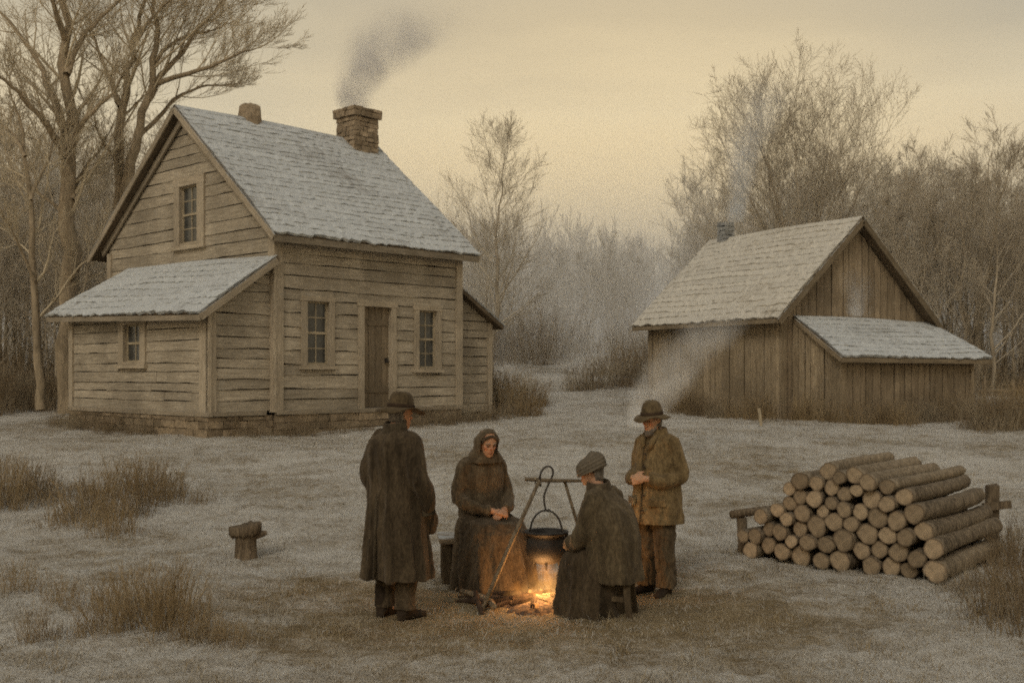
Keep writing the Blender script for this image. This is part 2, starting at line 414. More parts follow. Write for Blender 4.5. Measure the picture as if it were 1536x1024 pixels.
# ------------------------------------------------------------------ building pieces
def planks(mb, mp, z0, z1_, bounds, openings=(), course=.235, seg=.42):
    """horizontal weatherboards; mp(u,z,d) places them, bounds(z)->(u0,u1)"""
    z = z0
    edges_ = sorted(e for o_ in openings for e in (o_[2], o_[3]))
    while z < z1_-.03:
        h = course*rng.uniform(.82,1.2)
        zt = min(z+h, z1_)
        if z1_-zt < .07: zt = z1_
        zm = (z+zt)/2
        b0 = bounds(z); b1 = bounds(zt-.001)
        lo, hi = b0[0], b0[1]
        spans = [(lo, hi)]
        extra = []
        for (a, b, c, d) in openings:
            if zt > c+.02 and z < d-.02:
                if zt-d > .025: extra.append((a, b, d, zt))
                if c-z > .025: extra.append((a, b, z, c))
                ns_ = []
                for s in spans:
                    if b <= s[0] or a >= s[1]: ns_.append(s); continue
                    if a > s[0]: ns_.append((s[0], a))
                    if b < s[1]: ns_.append((b, s[1]))
                spans = ns_
        zk, ztk = z, zt
        for s in [(*q, zk, ztk) for q in spans]+extra:
            z, zt = s[2], s[3]; h = zt-z
            if s[1]-s[0] < .05: continue
            # long boards butt here and there
            cuts = [s[0]]; x = s[0]
            while s[1]-x > 3.2:
                x += rng.uniform(1.4,2.8); cuts.append(x)
            cuts.append(s[1])
            for ca, cb in zip(cuts[:-1], cuts[1:]):
                sh = rng.uniform(.84,1.10); n = max(2, int((cb-ca)/seg)+1); o = rng.random()*20
                dj = rng.uniform(-.006,.006); prev = None
                tz = rng.uniform(-.012,.012)
                for k in range(n+1):
                    t_ = k/n; ub = ca+(cb-ca)*t_
                    # top edge follows the gable bounds at the outer ends
                    ut = min(max(ub, b1[0]), b1[1])
                    if ca == lo: ut = max(ut, b1[0]+(ub-ca)*0)
                    wb = rng.uniform(-.013,.013)+tz*(t_-.5)*2; wt = rng.uniform(-.006,.006)
                    zb = z+.010+wb; zq = zt-.004+wt
                    A = mp(ub, zb, .027+dj); B = mp(ut, zq, .012+dj); Ab = mp(ub, zb, -.02); Bb = mp(ut, zq, -.02)
                    cur = (A, B, Ab, Bb, ub)
                    if prev:
                        u0, u1 = prev[4]+o, ub+o
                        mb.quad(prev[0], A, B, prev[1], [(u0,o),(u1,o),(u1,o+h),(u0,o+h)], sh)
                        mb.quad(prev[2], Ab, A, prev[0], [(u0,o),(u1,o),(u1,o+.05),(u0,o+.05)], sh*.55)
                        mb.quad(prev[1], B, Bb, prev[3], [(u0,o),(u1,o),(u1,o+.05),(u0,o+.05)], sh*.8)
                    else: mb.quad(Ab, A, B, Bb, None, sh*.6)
                    prev = cur
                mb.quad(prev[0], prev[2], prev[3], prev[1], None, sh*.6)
        z = ztk
def vplanks(mb, mp, u0, u1, z0, top, width=.19, seg=.5):
    u = u0
    while u < u1-.03:
        w_ = width*rng.uniform(.75,1.3); ue = min(u+w_, u1)
        if u1-ue < .06: ue = u1
        sh = rng.uniform(.78,1.12); o = rng.random()*20; dj = rng.uniform(-.008,.012)
        zb = z0+rng.uniform(-.05,.03)
        ta, tb = top(u), top(ue); n = 6; prev = None
        if max(ta,tb)-zb < .05: u = ue; continue
        for k in range(n+1):
            t_ = k/n; ja, jb = rng.uniform(.003,.012), rng.uniform(.003,.012)
            A = mp(u+ja, zb+(ta-zb)*t_, .02+dj+rng.uniform(-.003,.003)); B = mp(ue-jb, zb+(tb-zb)*t_, .02+dj+rng.uniform(-.003,.003))
            Ab = mp(u+ja, zb+(ta-zb)*t_, -.02); Bb = mp(ue-jb, zb+(tb-zb)*t_, -.02)
            cur = (A,B,Ab,Bb,zb+(ta-zb)*t_)
            if prev:
                v0, v1 = prev[4]+o, cur[4]+o
                mb.quad(prev[0], prev[1], B, A, [(v0,o),(v0,o+w_),(v1,o+w_),(v1,o)], sh)
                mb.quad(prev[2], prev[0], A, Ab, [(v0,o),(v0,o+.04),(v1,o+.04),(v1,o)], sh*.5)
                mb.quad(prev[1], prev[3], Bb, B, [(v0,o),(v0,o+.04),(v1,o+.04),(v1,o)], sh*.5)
            prev = cur
        u = ue
def panel(mb, mp, poly, d):
    i = len(mb.v)
    for (u, z) in poly: mb.v.append(tuple(mp(u, z, d)))
    mb.face(range(i, i+len(poly)))
def strip(mb, mp, u0, u1, z0, z1_, d0, d1, sh=1.0):
    P = [mp(u0,z0,d0),mp(u1,z0,d0),mp(u1,z0,d1),mp(u0,z0,d1),mp(u0,z1_,d0),mp(u1,z1_,d0),mp(u1,z1_,d1),mp(u0,z1_,d1)]
    mb.box8([tuple(p) for p in P], sh)
def slab_roof(mb, e0, e1, r0, r1, thick=.10, course=.19, um=None):
    """shake-covered slope: eave corners e0-e1, ridge corners r0-r1 (local points)"""
    e0, e1, r0, r1 = map(Vector, (e0,e1,r0,r1)); nrm_ = (e1-e0).cross(r0-e0).normalized()
    if nrm_.z < 0: nrm_ = -nrm_
    Ls = (r0-e0).length; n = max(3, int(Ls/course)); Le = (e1-e0).length; m = max(4, int(Le/.10))
    um.box8([tuple(p-nrm_*thick) for p in (e0,e1,r1,r0)]+[tuple(p) for p in (e0,e1,r1,r0)]) if um is not None else None
    for k in range(n):
        v0 = k/n; v1 = min(1.0, (k+1.55)/n); prev = None; o = rng.random()*9; csh = rng.uniform(.95,1.05); w1_, w2_ = rng.random()*6, rng.random()*6
        for q in range(m+1):
            u = q/m
            jb = rng.uniform(-.022,.022) if q not in (0,m) else 0
            jb += .03*math.sin(u*5+w1_)+.018*math.sin(u*13+w2_) if 0 < k else -.03+rng.uniform(-.035,.03)
            lift = .026+rng.uniform(-.012,.014)
            A = e0.lerp(e1,u).lerp(r0.lerp(r1,u), v0); B = e0.lerp(e1,u).lerp(r0.lerp(r1,u), v1)
            dv = (r0-e0).normalized()
            sag = nrm_*(.016*(1.05+math.sin(u*7+v0*5)))
            A = A+dv*jb; C_ = A+nrm_*.002; A = A+nrm_*lift+sag; B = B+nrm_*(.012)+sag
            cur = (A,B,C_,u*Le)
            if prev:
                sh = csh*rng.uniform(.96,1.04)
                uvq = [(prev[3]+o,v0*Ls),(cur[3]+o,v0*Ls),(cur[3]+o,v1*Ls),(prev[3]+o,v1*Ls)]
                mb.quad(prev[0], cur[0], cur[1], prev[1], uvq, sh)
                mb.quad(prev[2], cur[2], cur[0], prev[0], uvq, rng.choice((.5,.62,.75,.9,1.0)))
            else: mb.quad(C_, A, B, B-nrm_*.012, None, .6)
            prev = cur
        mb.quad(prev[0], prev[2], prev[1]-nrm_*.012, prev[1], None, .6)
def stone_block(mb, x0,x1,y0,y1,z0,z1_,course=.15,L=.32,jit=.012):
    """a stack of rough stones laid round a rectangle"""
    z = z0
    while z < z1_-.02:
        h = course*rng.uniform(.8,1.2); zt = min(z+h, z1_)
        if z1_-zt < .05: zt = z1_
        for (ax, a0, a1, fx) in (('x',x0,x1,y0),('x',x0,x1,y1),('y',y0,y1,x0),('y',y0,y1,x1)):
            u = a0
            while u < a1-.01:
                ue = min(u+L*rng.uniform(.6,1.3), a1)
                if a1-ue < .08: ue = a1
                g = .006; th = .07; out_ = rng.uniform(0,.018)
                if ax == 'x':
                    s_ = -1 if fx == y0 else 1
                    lo = (u+g, min(fx-s_*th, fx+s_*out_), z+g); hi = (ue-g, max(fx-s_*th, fx+s_*out_), zt-g)
                else:
                    s_ = -1 if fx == x0 else 1
                    lo = (min(fx-s_*th, fx+s_*out_), u+g, z+g); hi = (max(fx-s_*th, fx+s_*out_), ue-g, zt-g)
                mb.box(lo, hi, rng.uniform(.7,1.2), j=jit); u = ue
        z = zt
    ins = .035
    mb.box((x0+ins,y0+ins,z0),(x1-ins,y1-ins,z1_-.015), .5)
def window(parent, mp, fr, gl, cols, rows, name='window'):
    (u0,u1,z0,z1_), (g0,g1,h0,h1) = fr, gl
    mb = MB()
    strip(mb, mp, u0, g0, z0+.07, z1_, -.07, .058, 1.0); strip(mb, mp, g1, u1, z0+.07, z1_, -.07, .058, .92)
    strip(mb, mp, u0-.015, u1+.015, h1, z1_+.012, -.068, .064, 1.05); strip(mb, mp, g0, g1, z0+.07, h0, -.07, .05, .95)
    o = mb.build(name, M['trim'], parent)
    sb = MB(); strip(sb, mp, u0-.04, u1+.04, z0, z0+.068, -.06, .095, 1.08); sb.build('sill', M['trim'], o)
    sb = MB(); bw = .034
    strip(sb, mp, g0, g0+bw, h0, h1, -.062, -.03); strip(sb, mp, g1-bw, g1, h0, h1, -.062, -.03)
    strip(sb, mp, g0+bw, g1-bw, h0, h0+bw, -.062, -.03); strip(sb, mp, g0+bw, g1-bw, h1-bw, h1, -.062, -.03)
    hm = (h0+h1)/2; strip(sb, mp, g0+bw, g1-bw, hm-.022, hm+.022, -.062, -.026, 1.1)
    for c in range(1, cols):
        u = g0+(g1-g0)*c/cols; strip(sb, mp, u-.011, u+.011, h0+bw, hm-.022, -.062, -.04); strip(sb, mp, u-.011, u+.011, hm+.022, h1-bw, -.062, -.04)
    for a, b in ((h0+bw, hm-.022), (hm+.022, h1-bw)):
        for r in range(1, rows//2):
            zc = a+(b-a)*r/(rows//2)
            for c in range(cols):
                ua = g0+bw if c == 0 else g0+(g1-g0)*c/cols+.011; ub = g1-bw if c == cols-1 else g0+(g1-g0)*(c+1)/cols-.011
                strip(sb, mp, ua, ub, zc-.010, zc+.010, -.062, -.042)
    sb.build('sash', M['sash'], o)
    pb = MB(); strip(pb, mp, g0+.005, g1-.005, h0+.005, h1-.005, -.075, -.055); pb.build('pane', M['glass'], o)
    return o

# ------------------------------------------------------------------ the farmhouse
HZ = .80; HA = math.atan2(.730,.684)
house = thing('farmhouse', 'weathered clapboard farmhouse with frosted roof, two stone chimneys and low side additions', 'house', (-4.53,21,HZ), HA)
W1, W2 = 4.92, 6.55; RB, RZ = 3.27, 6.73; SB = .38
f_front = lambda u,z,d: (u,-d,z)
f_gable = lambda u,z,d: (-d,u,z)
f_lout = lambda u,z,d: (-1.36-d,u,z)
f_lside = lambda u,z,d: (-1.36+u,.10-d,z)
f_rfront = lambda u,z,d: (W1+u,.4-d,z)
Lf, Lg = (.59,1.39,1.18,2.60), (.73,1.26,1.28,2.52)
Rf, Rg = (3.53,4.31,1.12,2.55), (3.66,4.18,1.22,2.46)
Df, Dg = (2.01,3.02,.36,2.60), (2.15,2.88,.40,2.48)
Gf, Gg = (2.43,3.62,3.70,5.20), (2.70,3.40,3.84,5.04)
Nf, Ng = (2.33,3.41,1.20,2.20), (2.54,3.21,1.33,2.08)
slo = .835; sl2 = (RZ-3.80)/(7.10-RB)
gb = lambda z: (max(0.0,(z+.14-3.75)/slo-.3), min(W2, 7.10-(z+.14-3.80)/sl2))
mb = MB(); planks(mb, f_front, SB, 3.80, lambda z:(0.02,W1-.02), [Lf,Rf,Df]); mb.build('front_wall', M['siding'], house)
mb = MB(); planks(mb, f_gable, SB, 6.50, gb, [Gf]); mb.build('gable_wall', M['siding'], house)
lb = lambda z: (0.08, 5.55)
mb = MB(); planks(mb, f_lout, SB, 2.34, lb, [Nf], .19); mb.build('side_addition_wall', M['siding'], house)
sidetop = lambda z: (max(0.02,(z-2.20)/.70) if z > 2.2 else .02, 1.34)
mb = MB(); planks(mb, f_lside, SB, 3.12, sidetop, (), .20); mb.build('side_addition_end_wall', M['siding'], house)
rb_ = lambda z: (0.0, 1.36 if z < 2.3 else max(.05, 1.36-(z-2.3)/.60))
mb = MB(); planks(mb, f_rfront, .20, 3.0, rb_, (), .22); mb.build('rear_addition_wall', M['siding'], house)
# dark inner boards behind the siding and the unseen sides
mb = MB()
def holed(mp, outer_u0, outer_u1, z0, z1_, holes, d=-.022):
    zs = sorted({z0, z1_, *[h[2] for h in holes], *[h[3] for h in holes]})
    for za, zb in zip(zs[:-1], zs[1:]):
        sp_ = [(outer_u0, outer_u1)]
        for h in holes:
            if za >= h[2]-1e-6 and zb <= h[3]+1e-6:
                sp_ = [q for s in sp_ for q in ((s[0],h[0]),(h[1],s[1]))] if len(sp_) == 1 else [q for s in sp_ for q in (((s[0],h[0]),(h[1],s[1])) if s[0] < h[0] < s[1] else (s,))]
        for a, b in sp_: panel(mb, mp, [(a,za),(b,za),(b,zb),(a,zb)], d)
holed(f_front, 0, W1, SB, 3.78, [Lg,Rg,Dg])
holed(f_gable, 0, W2, SB, 3.70, [])
panel(mb, f_gable, [(0,3.70),(Gg[0],3.70),(Gg[0],5.70),(.02,3.9)], -.022); panel(mb, f_gable, [(Gg[1],3.70),(W2,3.70),(W2-.02,4.0),(Gg[1],6.2)], -.022)
panel(mb, f_gable, [(Gg[0],5.04),(Gg[1],5.04),(Gg[1],6.3),(RB,6.5),(Gg[0],5.95)], -.026)
panel(mb, f_gable, [(Gg[0],3.70),(Gg[1],3.70),(Gg[1],3.84),(Gg[0],3.84)], -.026)
holed(f_lout, .05, 5.6, SB, 2.32, [Ng]); panel(mb, f_lside, [(0,SB),(1.36,SB),(1.36,3.15),(0,2.2)], -.022)
panel(mb, f_rfront, [(0,.2),(1.38,.2),(1.38,2.28),(0,3.05)], -.022)
mb.quad((W1,0,SB),(W1,W2,SB),(W1,W2,3.8),(W1,0,3.8)); mb.quad((0,W2,SB),(W1,W2,SB),(W1,W2,3.8),(0,W2,3.8))
i = len(mb.v); mb.v += [(W1,0,3.8),(W1,W2,3.8),(W1,RB,6.55)]; mb.face((i,i+1,i+2))
mb.quad((-1.36,5.6,SB),(0,5.6,SB),(0,5.6,3.25),(-1.36,5.6,2.3)); mb.quad((W1+1.38,.4,.1),(W1+1.38,5.5,.1),(W1+1.38,5.5,2.28),(W1+1.38,.4,2.28)); mb.quad((W1,5.5,.1),(W1+1.38,5.5,.1),(W1+1.38,5.5,2.28),(W1,5.5,3.0))
mb.build('inner_wall', M['backing'], house)
# trim boards
mb = MB()
def strip1(nm, par, mat, *a):
    q = MB(); strip(q, *a); return q.build(nm, mat, par)
for (a,b) in ((0,.16),(W1-.15,W1+.03)): strip1('corner_board', house, M['trim'], f_front, a-.0, b, SB-.02, 3.74, -.01, .062, rng.uniform(.9,1.1))
for a_ in ((f_gable, -.062, .14, SB-.02, 3.86, -.01, .058, 1.05), (f_gable, W2-.14, W2+.04, SB-.02, 3.86, -.01, .058, 1), (f_lout, .02, .34, SB-.02, 2.27, -.01, .058, 1.08), (f_lout, 5.44, 5.62, SB-.02, 2.33, -.01, .058, 1),
           (f_lside, -.058, .12, SB-.02, 2.24, -.01, .058, .95), (f_rfront, 1.26, 1.40, .15, 2.28, -.01, .058, 1)): strip1('corner_board', house, M['trim'], *a_)
for a_ in ((f_front, .0, W1, SB-.07, SB+.012, -.02, .066, .8), (f_lout, .0, 5.6, SB-.07, SB+.012, -.02, .066, .85), (f_lside, -.05, 1.2, SB-.07, SB+.012, -.02, .066, .7)): strip1('sill_beam', house, M['trim'], *a_)
strip1('frieze_board', house, M['trim'], f_front, .0, W1, 3.60, 3.74, -.0, .05, .75)
# roofs
x0, x1 = -.24, 5.20
mb = MB(); um = MB()
slab_roof(mb, (x0,-.30,3.75),(x1,-.30,3.75),(x0,RB,RZ),(x1,RB,RZ), um=um)
slab_roof(mb, (x1,7.10,3.80),(x0,7.10,3.80),(x1,RB+.002,RZ),(x0,RB+.002,RZ), um=um)
rf = mb.build('roof', M['roof_blue'], house); um.build('roof_deck', M['roof_under'], rf)
mb = MB()
for xx in (x0-.012, x1+.012):
    mb.beam((xx,-.33,3.65),(xx,RB,RZ-.10),.03,.12,1.05); mb.beam((xx,7.13,3.70),(xx,RB,RZ-.10),.03,.12,.95)
mb.beam((x0,-.318,3.64),(x1,-.318,3.64),.03,.13,.6)
mb.beam((-.075,.05,3.80),(-.075,RB,6.42),.045,.13,.95); mb.beam((-.075,6.75,3.86),(-.075,RB,6.42),.045,.13,.75)
mb.build('rake_boards', M['trim'], rf)
mb = MB(); um = MB()
slab_roof(mb, (-1.66,-.14,2.20),(-1.66,6.10,2.36),(-.03,-.14,3.34),(-.03,5.62,3.46), .08, .2, um)
lr = mb.build('side_addition_roof', M['roof_blue'], house); um.build('roof_deck', M['roof_under'], lr)
mb = MB(); mb.beam((-1.68,-.155,2.11),(-.04,-.155,3.24),.03,.12,.85); mb.beam((-1.675,-.14,2.10),(-1.675,6.1,2.27),.03,.10,.75); mb.build('eave_boards', M['trim'], lr)
mb = MB(); um = MB()
slab_roof(mb, (W1+1.62,5.6,2.20),(W1+1.62,.16,2.20),(W1+.03,5.6,3.14),(W1+.03,.16,3.14), .08, .2, um)
rr = mb.build('rear_addition_roof', M['roof_blue'], house); um.build('roof_deck', M['roof_under'], rr)
# windows, door
window(house, f_front, Lf, Lg, 2, 4); window(house, f_front, Rf, Rg, 2, 4); window(house, f_gable, Gf, Gg, 2, 4); window(house, f_lout, Nf, Ng, 2, 2)
mb = MB(); u = Dg[0]
for k in range(4):
    ue = Dg[0]+(Dg[1]-Dg[0])*(k+1)/4; strip(mb, f_front, u+.006, ue-.006, Dg[2], Dg[3], -.085, -.05+rng.uniform(-.004,.004), rng.uniform(.75,1.1)); u = ue
door = mb.build('door', M['door'], house)
mb = MB(); strip(mb, f_front, Df[0], Dg[0], Df[2], Df[3], -.085, .058, 1.0); strip(mb, f_front, Dg[1], Df[1], Df[2], Df[3], -.085, .058, .95); strip(mb, f_front, Df[0]-.02, Df[1]+.02, Dg[3], Df[3]+.015, -.08, .066, 1.05)
mb.build('door_frame', M['trim'], door)
mb = MB(); strip(mb, f_front, Dg[1]-.11, Dg[1]-.05, 1.32, 1.42, -.05, -.005, .4); mb.build('latch', M['iron'], door)
for zc in (.75, 2.15): strip1('door_batten', door, M['door'], f_front, Dg[0]+.03, Dg[1]-.03, zc-.05, zc+.05, -.05, -.035, .8)
# stone footing
mb = MB()
stone_block(mb, -1.40, 0, .07, 5.62, -.5, SB-.075, .17, .38); stone_block(mb, .03, W1, -.03, .3, -.5, SB-.075, .17, .40); stone_block(mb, W1, W1+1.4, .37, .7, -.5, .18, .17, .4)
mb.build('foundation', M['found'], house)
# chimneys
def chimney(x, y, sx, sy, zb, zt, cap, nm='chimney'):
    mb = MB(); stone_block(mb, x-sx, x+sx, y-sy, y+sy, zb, zt-cap, .13, .24, .014)
    o = mb.build(nm, M['stone'], house)
    mb = MB(); stone_block(mb, x-sx-.06, x+sx+.06, y-sy-.06, y+sy+.06, zt-cap+.004, zt, .13, .26, .014); mb.build('chimney_cap', M['stone'], o)
    return o
chimney(4.55, RB-.12, .36, .34, 5.9, 7.42, .22)
mb = MB(); R = []
for k, (z, r) in enumerate(((6.2,.25),(6.6,.25),(6.78,.255),(6.92,.245),(7.02,.235),(7.06,.17),(7.07,.02))):
    R.append([(1.62+math.cos(a)*r*(1+rng.uniform(-.09,.09)), RB+.02+math.sin(a)*r*(1+rng.uniform(-.09,.09)), z+rng.uniform(-.012,.012)) for a in [2*PI*q/18 for q in range(18)]])
mb.rings(R); tag(mb.build('chimney', M['stone'], house), 'short round stone chimney stub')

# ------------------------------------------------------------------ the plank shed
SA = math.atan2(.5,.866)
shed = thing('plank_shed', 'grey vertical plank shed with frosted steep roof and a low lean-to at its gable', 'shed', (6.12,25,HZ), SA)
GW, SL, SR, SRZ = 4.82, 4.95, 2.30, 4.80
ss = (SRZ-2.36)/(SR+.34); ss2 = (SRZ-2.28)/(5.06-SR)
g_front = lambda u,z,d: (u,-d,z)
g_left = lambda u,z,d: (-d,u,z)
g_lean = lambda u,z,d: (.32+u,-1.5-d,z)
g_leanside = lambda u,z,d: (.32-d,-u,z)
gt = lambda u: min(2.36+ss*(u+.34), 2.28+ss2*(5.06-u))-.16
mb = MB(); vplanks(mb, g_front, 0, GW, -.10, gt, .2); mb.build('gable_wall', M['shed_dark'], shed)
mb = MB(); vplanks(mb, g_left, 0.02, SL, -.08, lambda u: 2.50, .22); mb.build('side_wall', M['shed'], shed)
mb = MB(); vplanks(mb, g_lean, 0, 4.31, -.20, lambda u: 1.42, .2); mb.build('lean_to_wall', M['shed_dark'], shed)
mb = MB(); vplanks(mb, g_leanside, 0.04, 1.5, -.12, lambda u: 2.32-u*.58, .2); mb.build('lean_to_side_wall', M['shed'], shed)
mb = MB()
panel(mb, g_front, [(0,-.4),(GW,-.4),(GW,2.2),(SR,4.5),(0,2.4)], -.022); panel(mb, g_left, [(0,-.4),(SL,-.4),(SL,2.5),(0,2.5)], -.022)
panel(mb, g_lean, [(0,-.5),(4.31,-.5),(4.31,1.4),(0,1.4)], -.022); panel(mb, g_leanside, [(0.02,-.5),(1.5,-.5),(1.5,1.42),(0.02,2.28)], -.022)
mb.quad((4.63,-1.48,-.5),(4.63,0,-.5),(4.63,0,2.2),(4.63,-1.48,1.4)); mb.quad((GW,.03,-.5),(GW,SL,-.5),(GW,SL,2.2),(GW,.03,2.2))
i = len(mb.v); mb.v += [(0,SL,-.3),(GW,SL,-.3),(GW,SL,2.2),(SR,SL,4.5),(0,SL,2.4)]; mb.face(range(i,i+5))
mb.build('inner_wall', M['backing'], shed)
mb = MB(); um = MB()
slab_roof(mb, (-.34,-.30,2.36),(-.34,SL+.25,2.36),(SR,-.30,SRZ),(SR,SL+.25,SRZ), .09, .20, um)
slab_roof(mb, (5.06,SL+.25,2.28),(5.06,-.30,2.28),(SR+.002,SL+.25,SRZ),(SR+.002,-.30,SRZ), .09, .20, um)
rf = mb.build('roof', M['roof_tan'], shed); um.build('roof_deck', M['roof_under'], rf)
mb = MB(); mb.beam((-.36,-.315,2.25),(SR,-.315,SRZ-.12),.03,.14,.6); mb.beam((5.08,-.315,2.17),(SR,-.315,SRZ-.12),.03,.14,.5); mb.beam((-.355,-.3,2.28),(-.355,SL+.25,2.28),.03,.10,.75); mb.build('rake_boards', M['shed'], rf)
mb = MB(); um = MB()
slab_roof(mb, (.06,-1.76,1.47),(4.98,-1.76,1.45),(.34,-.035,2.42),(5.0,-.035,2.36), .08, .19, um)
lr = mb.build('lean_to_roof', M['roof_blue'], shed); um.build('roof_deck', M['roof_under'], lr)
mb = MB(); mb.beam((.05,-1.775,1.39),(4.98,-1.775,1.37),.03,.10,.7); mb.beam((.05,-1.76,1.39),(.32,-.06,2.32),.03,.10,.9); mb.build('eave_boards', M['shed'], lr)
for a_ in ((g_front, -.055, .10, -.1, 2.42, -.02, .05, .8), (g_left, -.02, .12, -.1, 2.46, -.0, .05, 1.1), (g_lean, -.045, .09, -.2, 1.38, -.01, .05, .9), (g_lean, 4.22, 4.33, -.25, 1.38, -.01, .05, .9)): strip1('corner_post', shed, M['shed'], *a_)
mb = MB(); stone_block(mb, SR-.16, SR+.16, 4.36, 4.70, 4.3, 5.22, .13, .24, .012); tag(mb.build('chimney', mat_stone('blue_stone', (.24,.245,.24), (.38,.38,.37)), shed), 'small blue-grey chimney')
# ------------------------------------------------------------------ woodpile
LA = Vector((.64,.77,0)).normalized(); LF = Vector((-LA.y,LA.x,0))      # log axis, along the face (toward the left)
P0 = Vector((3.81,9.95,0))                                                # right foot of the sawn face
def face_pt(zx, zy):
    px, py = 1070+zx/3.296, 640+zy/3.296
    d = Vector(((px-768)/1650,1,(560-py)/1650)); t = P0.dot(LA)/d.dot(LA)
    p = d*t; return (p-P0).dot(LF), 1.9+p.z, t
rows = [
 ('bottom', [(195,600,33),(275,585,32),(355,610,36),(437,635,42),(540,645,35),(628,640,45),(748,690,38),(852,695,38),(930,712,36),(985,672,38),(1098,712,46)]),
 ('second', [(168,540,27),(225,540,30),(283,515,28),(330,515,34),(392,548,26),(437,535,32),(497,580,35),(575,562,38),(668,558,45),(727,620,36),(812,630,36),(905,612,40),(1055,612,42)]),
 ('third', [(240,450,32),(318,408,30),(370,462,30),(435,432,38),(510,497,42),(605,487,38),(680,485,32),(763,555,42),(848,542,38),(960,530,36),(1022,518,38)]),
 ('fourth', [(375,388,32),(430,352,30),(555,440,26),(643,420,32),(728,443,33),(800,470,42),(885,455,40),(978,428,42)]),
 ('fifth', [(510,370,35),(597,387,28),(650,345,32),(710,335,28),(753,383,38),(833,390,36),(920,375,36)]),
 ('sixth', [(400,312,30),(460,285,38),(503,287,30),(588,318,32),(850,315,34),(770,288,34)]),
 ('top', [(573,232,36),(628,248,28),(685,268,34)]),
]
ordn = ['first','second','third','fourth','fifth','sixth','seventh','eighth','ninth','tenth','eleventh','twelfth','thirteenth']
logs = []
for rname, lst in rows:
    for k, (zx, zy, r) in enumerate(sorted(lst)):
        u, z, t = face_pt(zx, zy); logs.append([rname, k, len(lst), u, z, r/3.296/1650*t*1.21])
# relax: push overlapping neighbours apart, drop nothing below the ground
for it in range(140):
    for i in range(len(logs)):
        a = logs[i]
        gp = P0+LF*a[3]; gz = z1(gp.x,gp.y)+a[5]*.9
        if a[4] < gz: a[4] += (gz-a[4])*.5
        for j in range(i+1, len(logs)):
            b = logs[j]; du, dz = b[3]-a[3], b[4]-a[4]; d = math.hypot(du,dz); m = (a[5]+b[5])*.985
            if d < m and d > 1e-5:
                q = (m-d)*.25/d; a[3] -= du*q; a[4] -= dz*q; b[3] += du*q; b[4] += dz*q
for (rname, k, n, u, z, r) in logs:
    L = rng.uniform(1.75,1.98) if rname in ('bottom','second') else rng.uniform(1.62,1.92)
    back = rng.uniform(-.05,.05); p = P0+LF*u+LA*back
    o = thing('log', '', 'log', (p.x,p.y,z), 0, 'logs stacked in the woodpile')
    pos_ = 'at the left end' if k == 0 else ('at the right end' if k == n-1 else ordn[k]+' from the left')
    o['label'] = f"{'sawn log' if r < .066 else 'thick sawn log'} in the {rname} row of the woodpile, {pos_}"
    ax = LA.copy(); ax.rotate(Matrix.Rotation(rng.uniform(-.035,.035),3,'Z')); ax.z = rng.uniform(-.012,.012)
    rp = [rng.uniform(0,6.28) for _ in range(3)]; ring = [1+.05*math.sin(2*PI*q/16*2+rp[0])+.035*math.sin(2*PI*q/16*3+rp[1])+.03*math.sin(2*PI*q/16*5+rp[2]) for q in range(16)]
    sx = ax.cross(Vector((0,0,1))).normalized(); sz = sx.cross(ax); R = []; nseg = 11
    bend = rng.uniform(-.045,.045); sq = rng.uniform(.9,1.08)
    def ringat(s, e, rr=1.0):
        c = ax*(L*s)+sx*(bend*math.sin(PI*s)); tp = 1-.10*s
        return [c+sx*(math.cos(2*PI*q/16)*r*tp*rr*(ring[q]+.04*math.sin(e*3+q)+rng.uniform(-.045,.045)))+sz*(math.sin(2*PI*q/16)*r*sq*tp*rr*(ring[q]+.03*math.cos(e*2+q))) for q in range(16)]
    mb = MB(); mb.rings([ringat(i/nseg, i) for i in range(nseg+1)], cap=False, sh=1)
    mb.build('bark', M['logbark_pale'] if (rname in ('top','sixth') or rng.random() < .2) else M['logbark'], o, True)
    for s_, nm in ((0,0),(1,1)):
        mb = MB(); rr = ringat(s_, s_*nseg); c = ax*(L*s_)+ax*(-.006 if s_ == 0 else .006); i0 = len(mb.v)
        sh = rng.uniform(.58,1.12); inner = [c+(q-c)*.55 for q in rr]
        mb.v += [tuple(c)]+[tuple(q) for q in inner]+[tuple(q) for q in rr]
        cs = [(math.cos(2*PI*q/16), math.sin(2*PI*q/16)) for q in range(16)]
        for q in range(16):
            a, b = q, (q+1)%16
            mb.face((0,1+a,1+b), [(0,0),(cs[a][0]*.55,cs[a][1]*.55),(cs[b][0]*.55,cs[b][1]*.55)], sh)
            mb.face((1+a,17+a,17+b,1+b), [(cs[a][0]*.55,cs[a][1]*.55),cs[a],cs[b],(cs[b][0]*.55,cs[b][1]*.55)], sh)
        mb.build('sawn_end', M['cut'], o)
# rack rails that hold the pile
def post(name, label, cat, a, b, w, h, mat, j=.008, group=None):
    a, b = Vector(a), Vector(b); mb = MB(); mb.beam(b*0, b-a, w, h, 1, (0,1,0) if abs((b-a).normalized().z) > .8 else (0,0,1), j)
    o = mb.build(name, mat, None); o.location = a; return tag(o, label, cat, group)
pl = on(1113, 11.42); e = Vector((pl.x-.10,pl.y-.02,.475))
t = thing('rail_post', 'short weathered post carrying a notched rail, at the left end of the woodpile', 'post', (pl.x,pl.y,pl.z-.1))
mb = MB(); mb.tube([(0,0,-.1),(.01,0,.2),(.0,.01,.455)],[.062,.056,.058],9,jit=.12); mb.build('post', M['stump'], t, True)
mb = MB(); mb.tube([(-.12,-.06,.495),(.2,.1,.515),(.62,.36,.52)],[.042,.046,.04],8,jit=.14); mb.build('rail', M['stump'], t, True)
pr = on(1487, 11.95)
t = thing('rail_post', 'tall grey post with a short cross peg, behind the right end of the woodpile', 'post', (pr.x,pr.y,pr.z-.1))
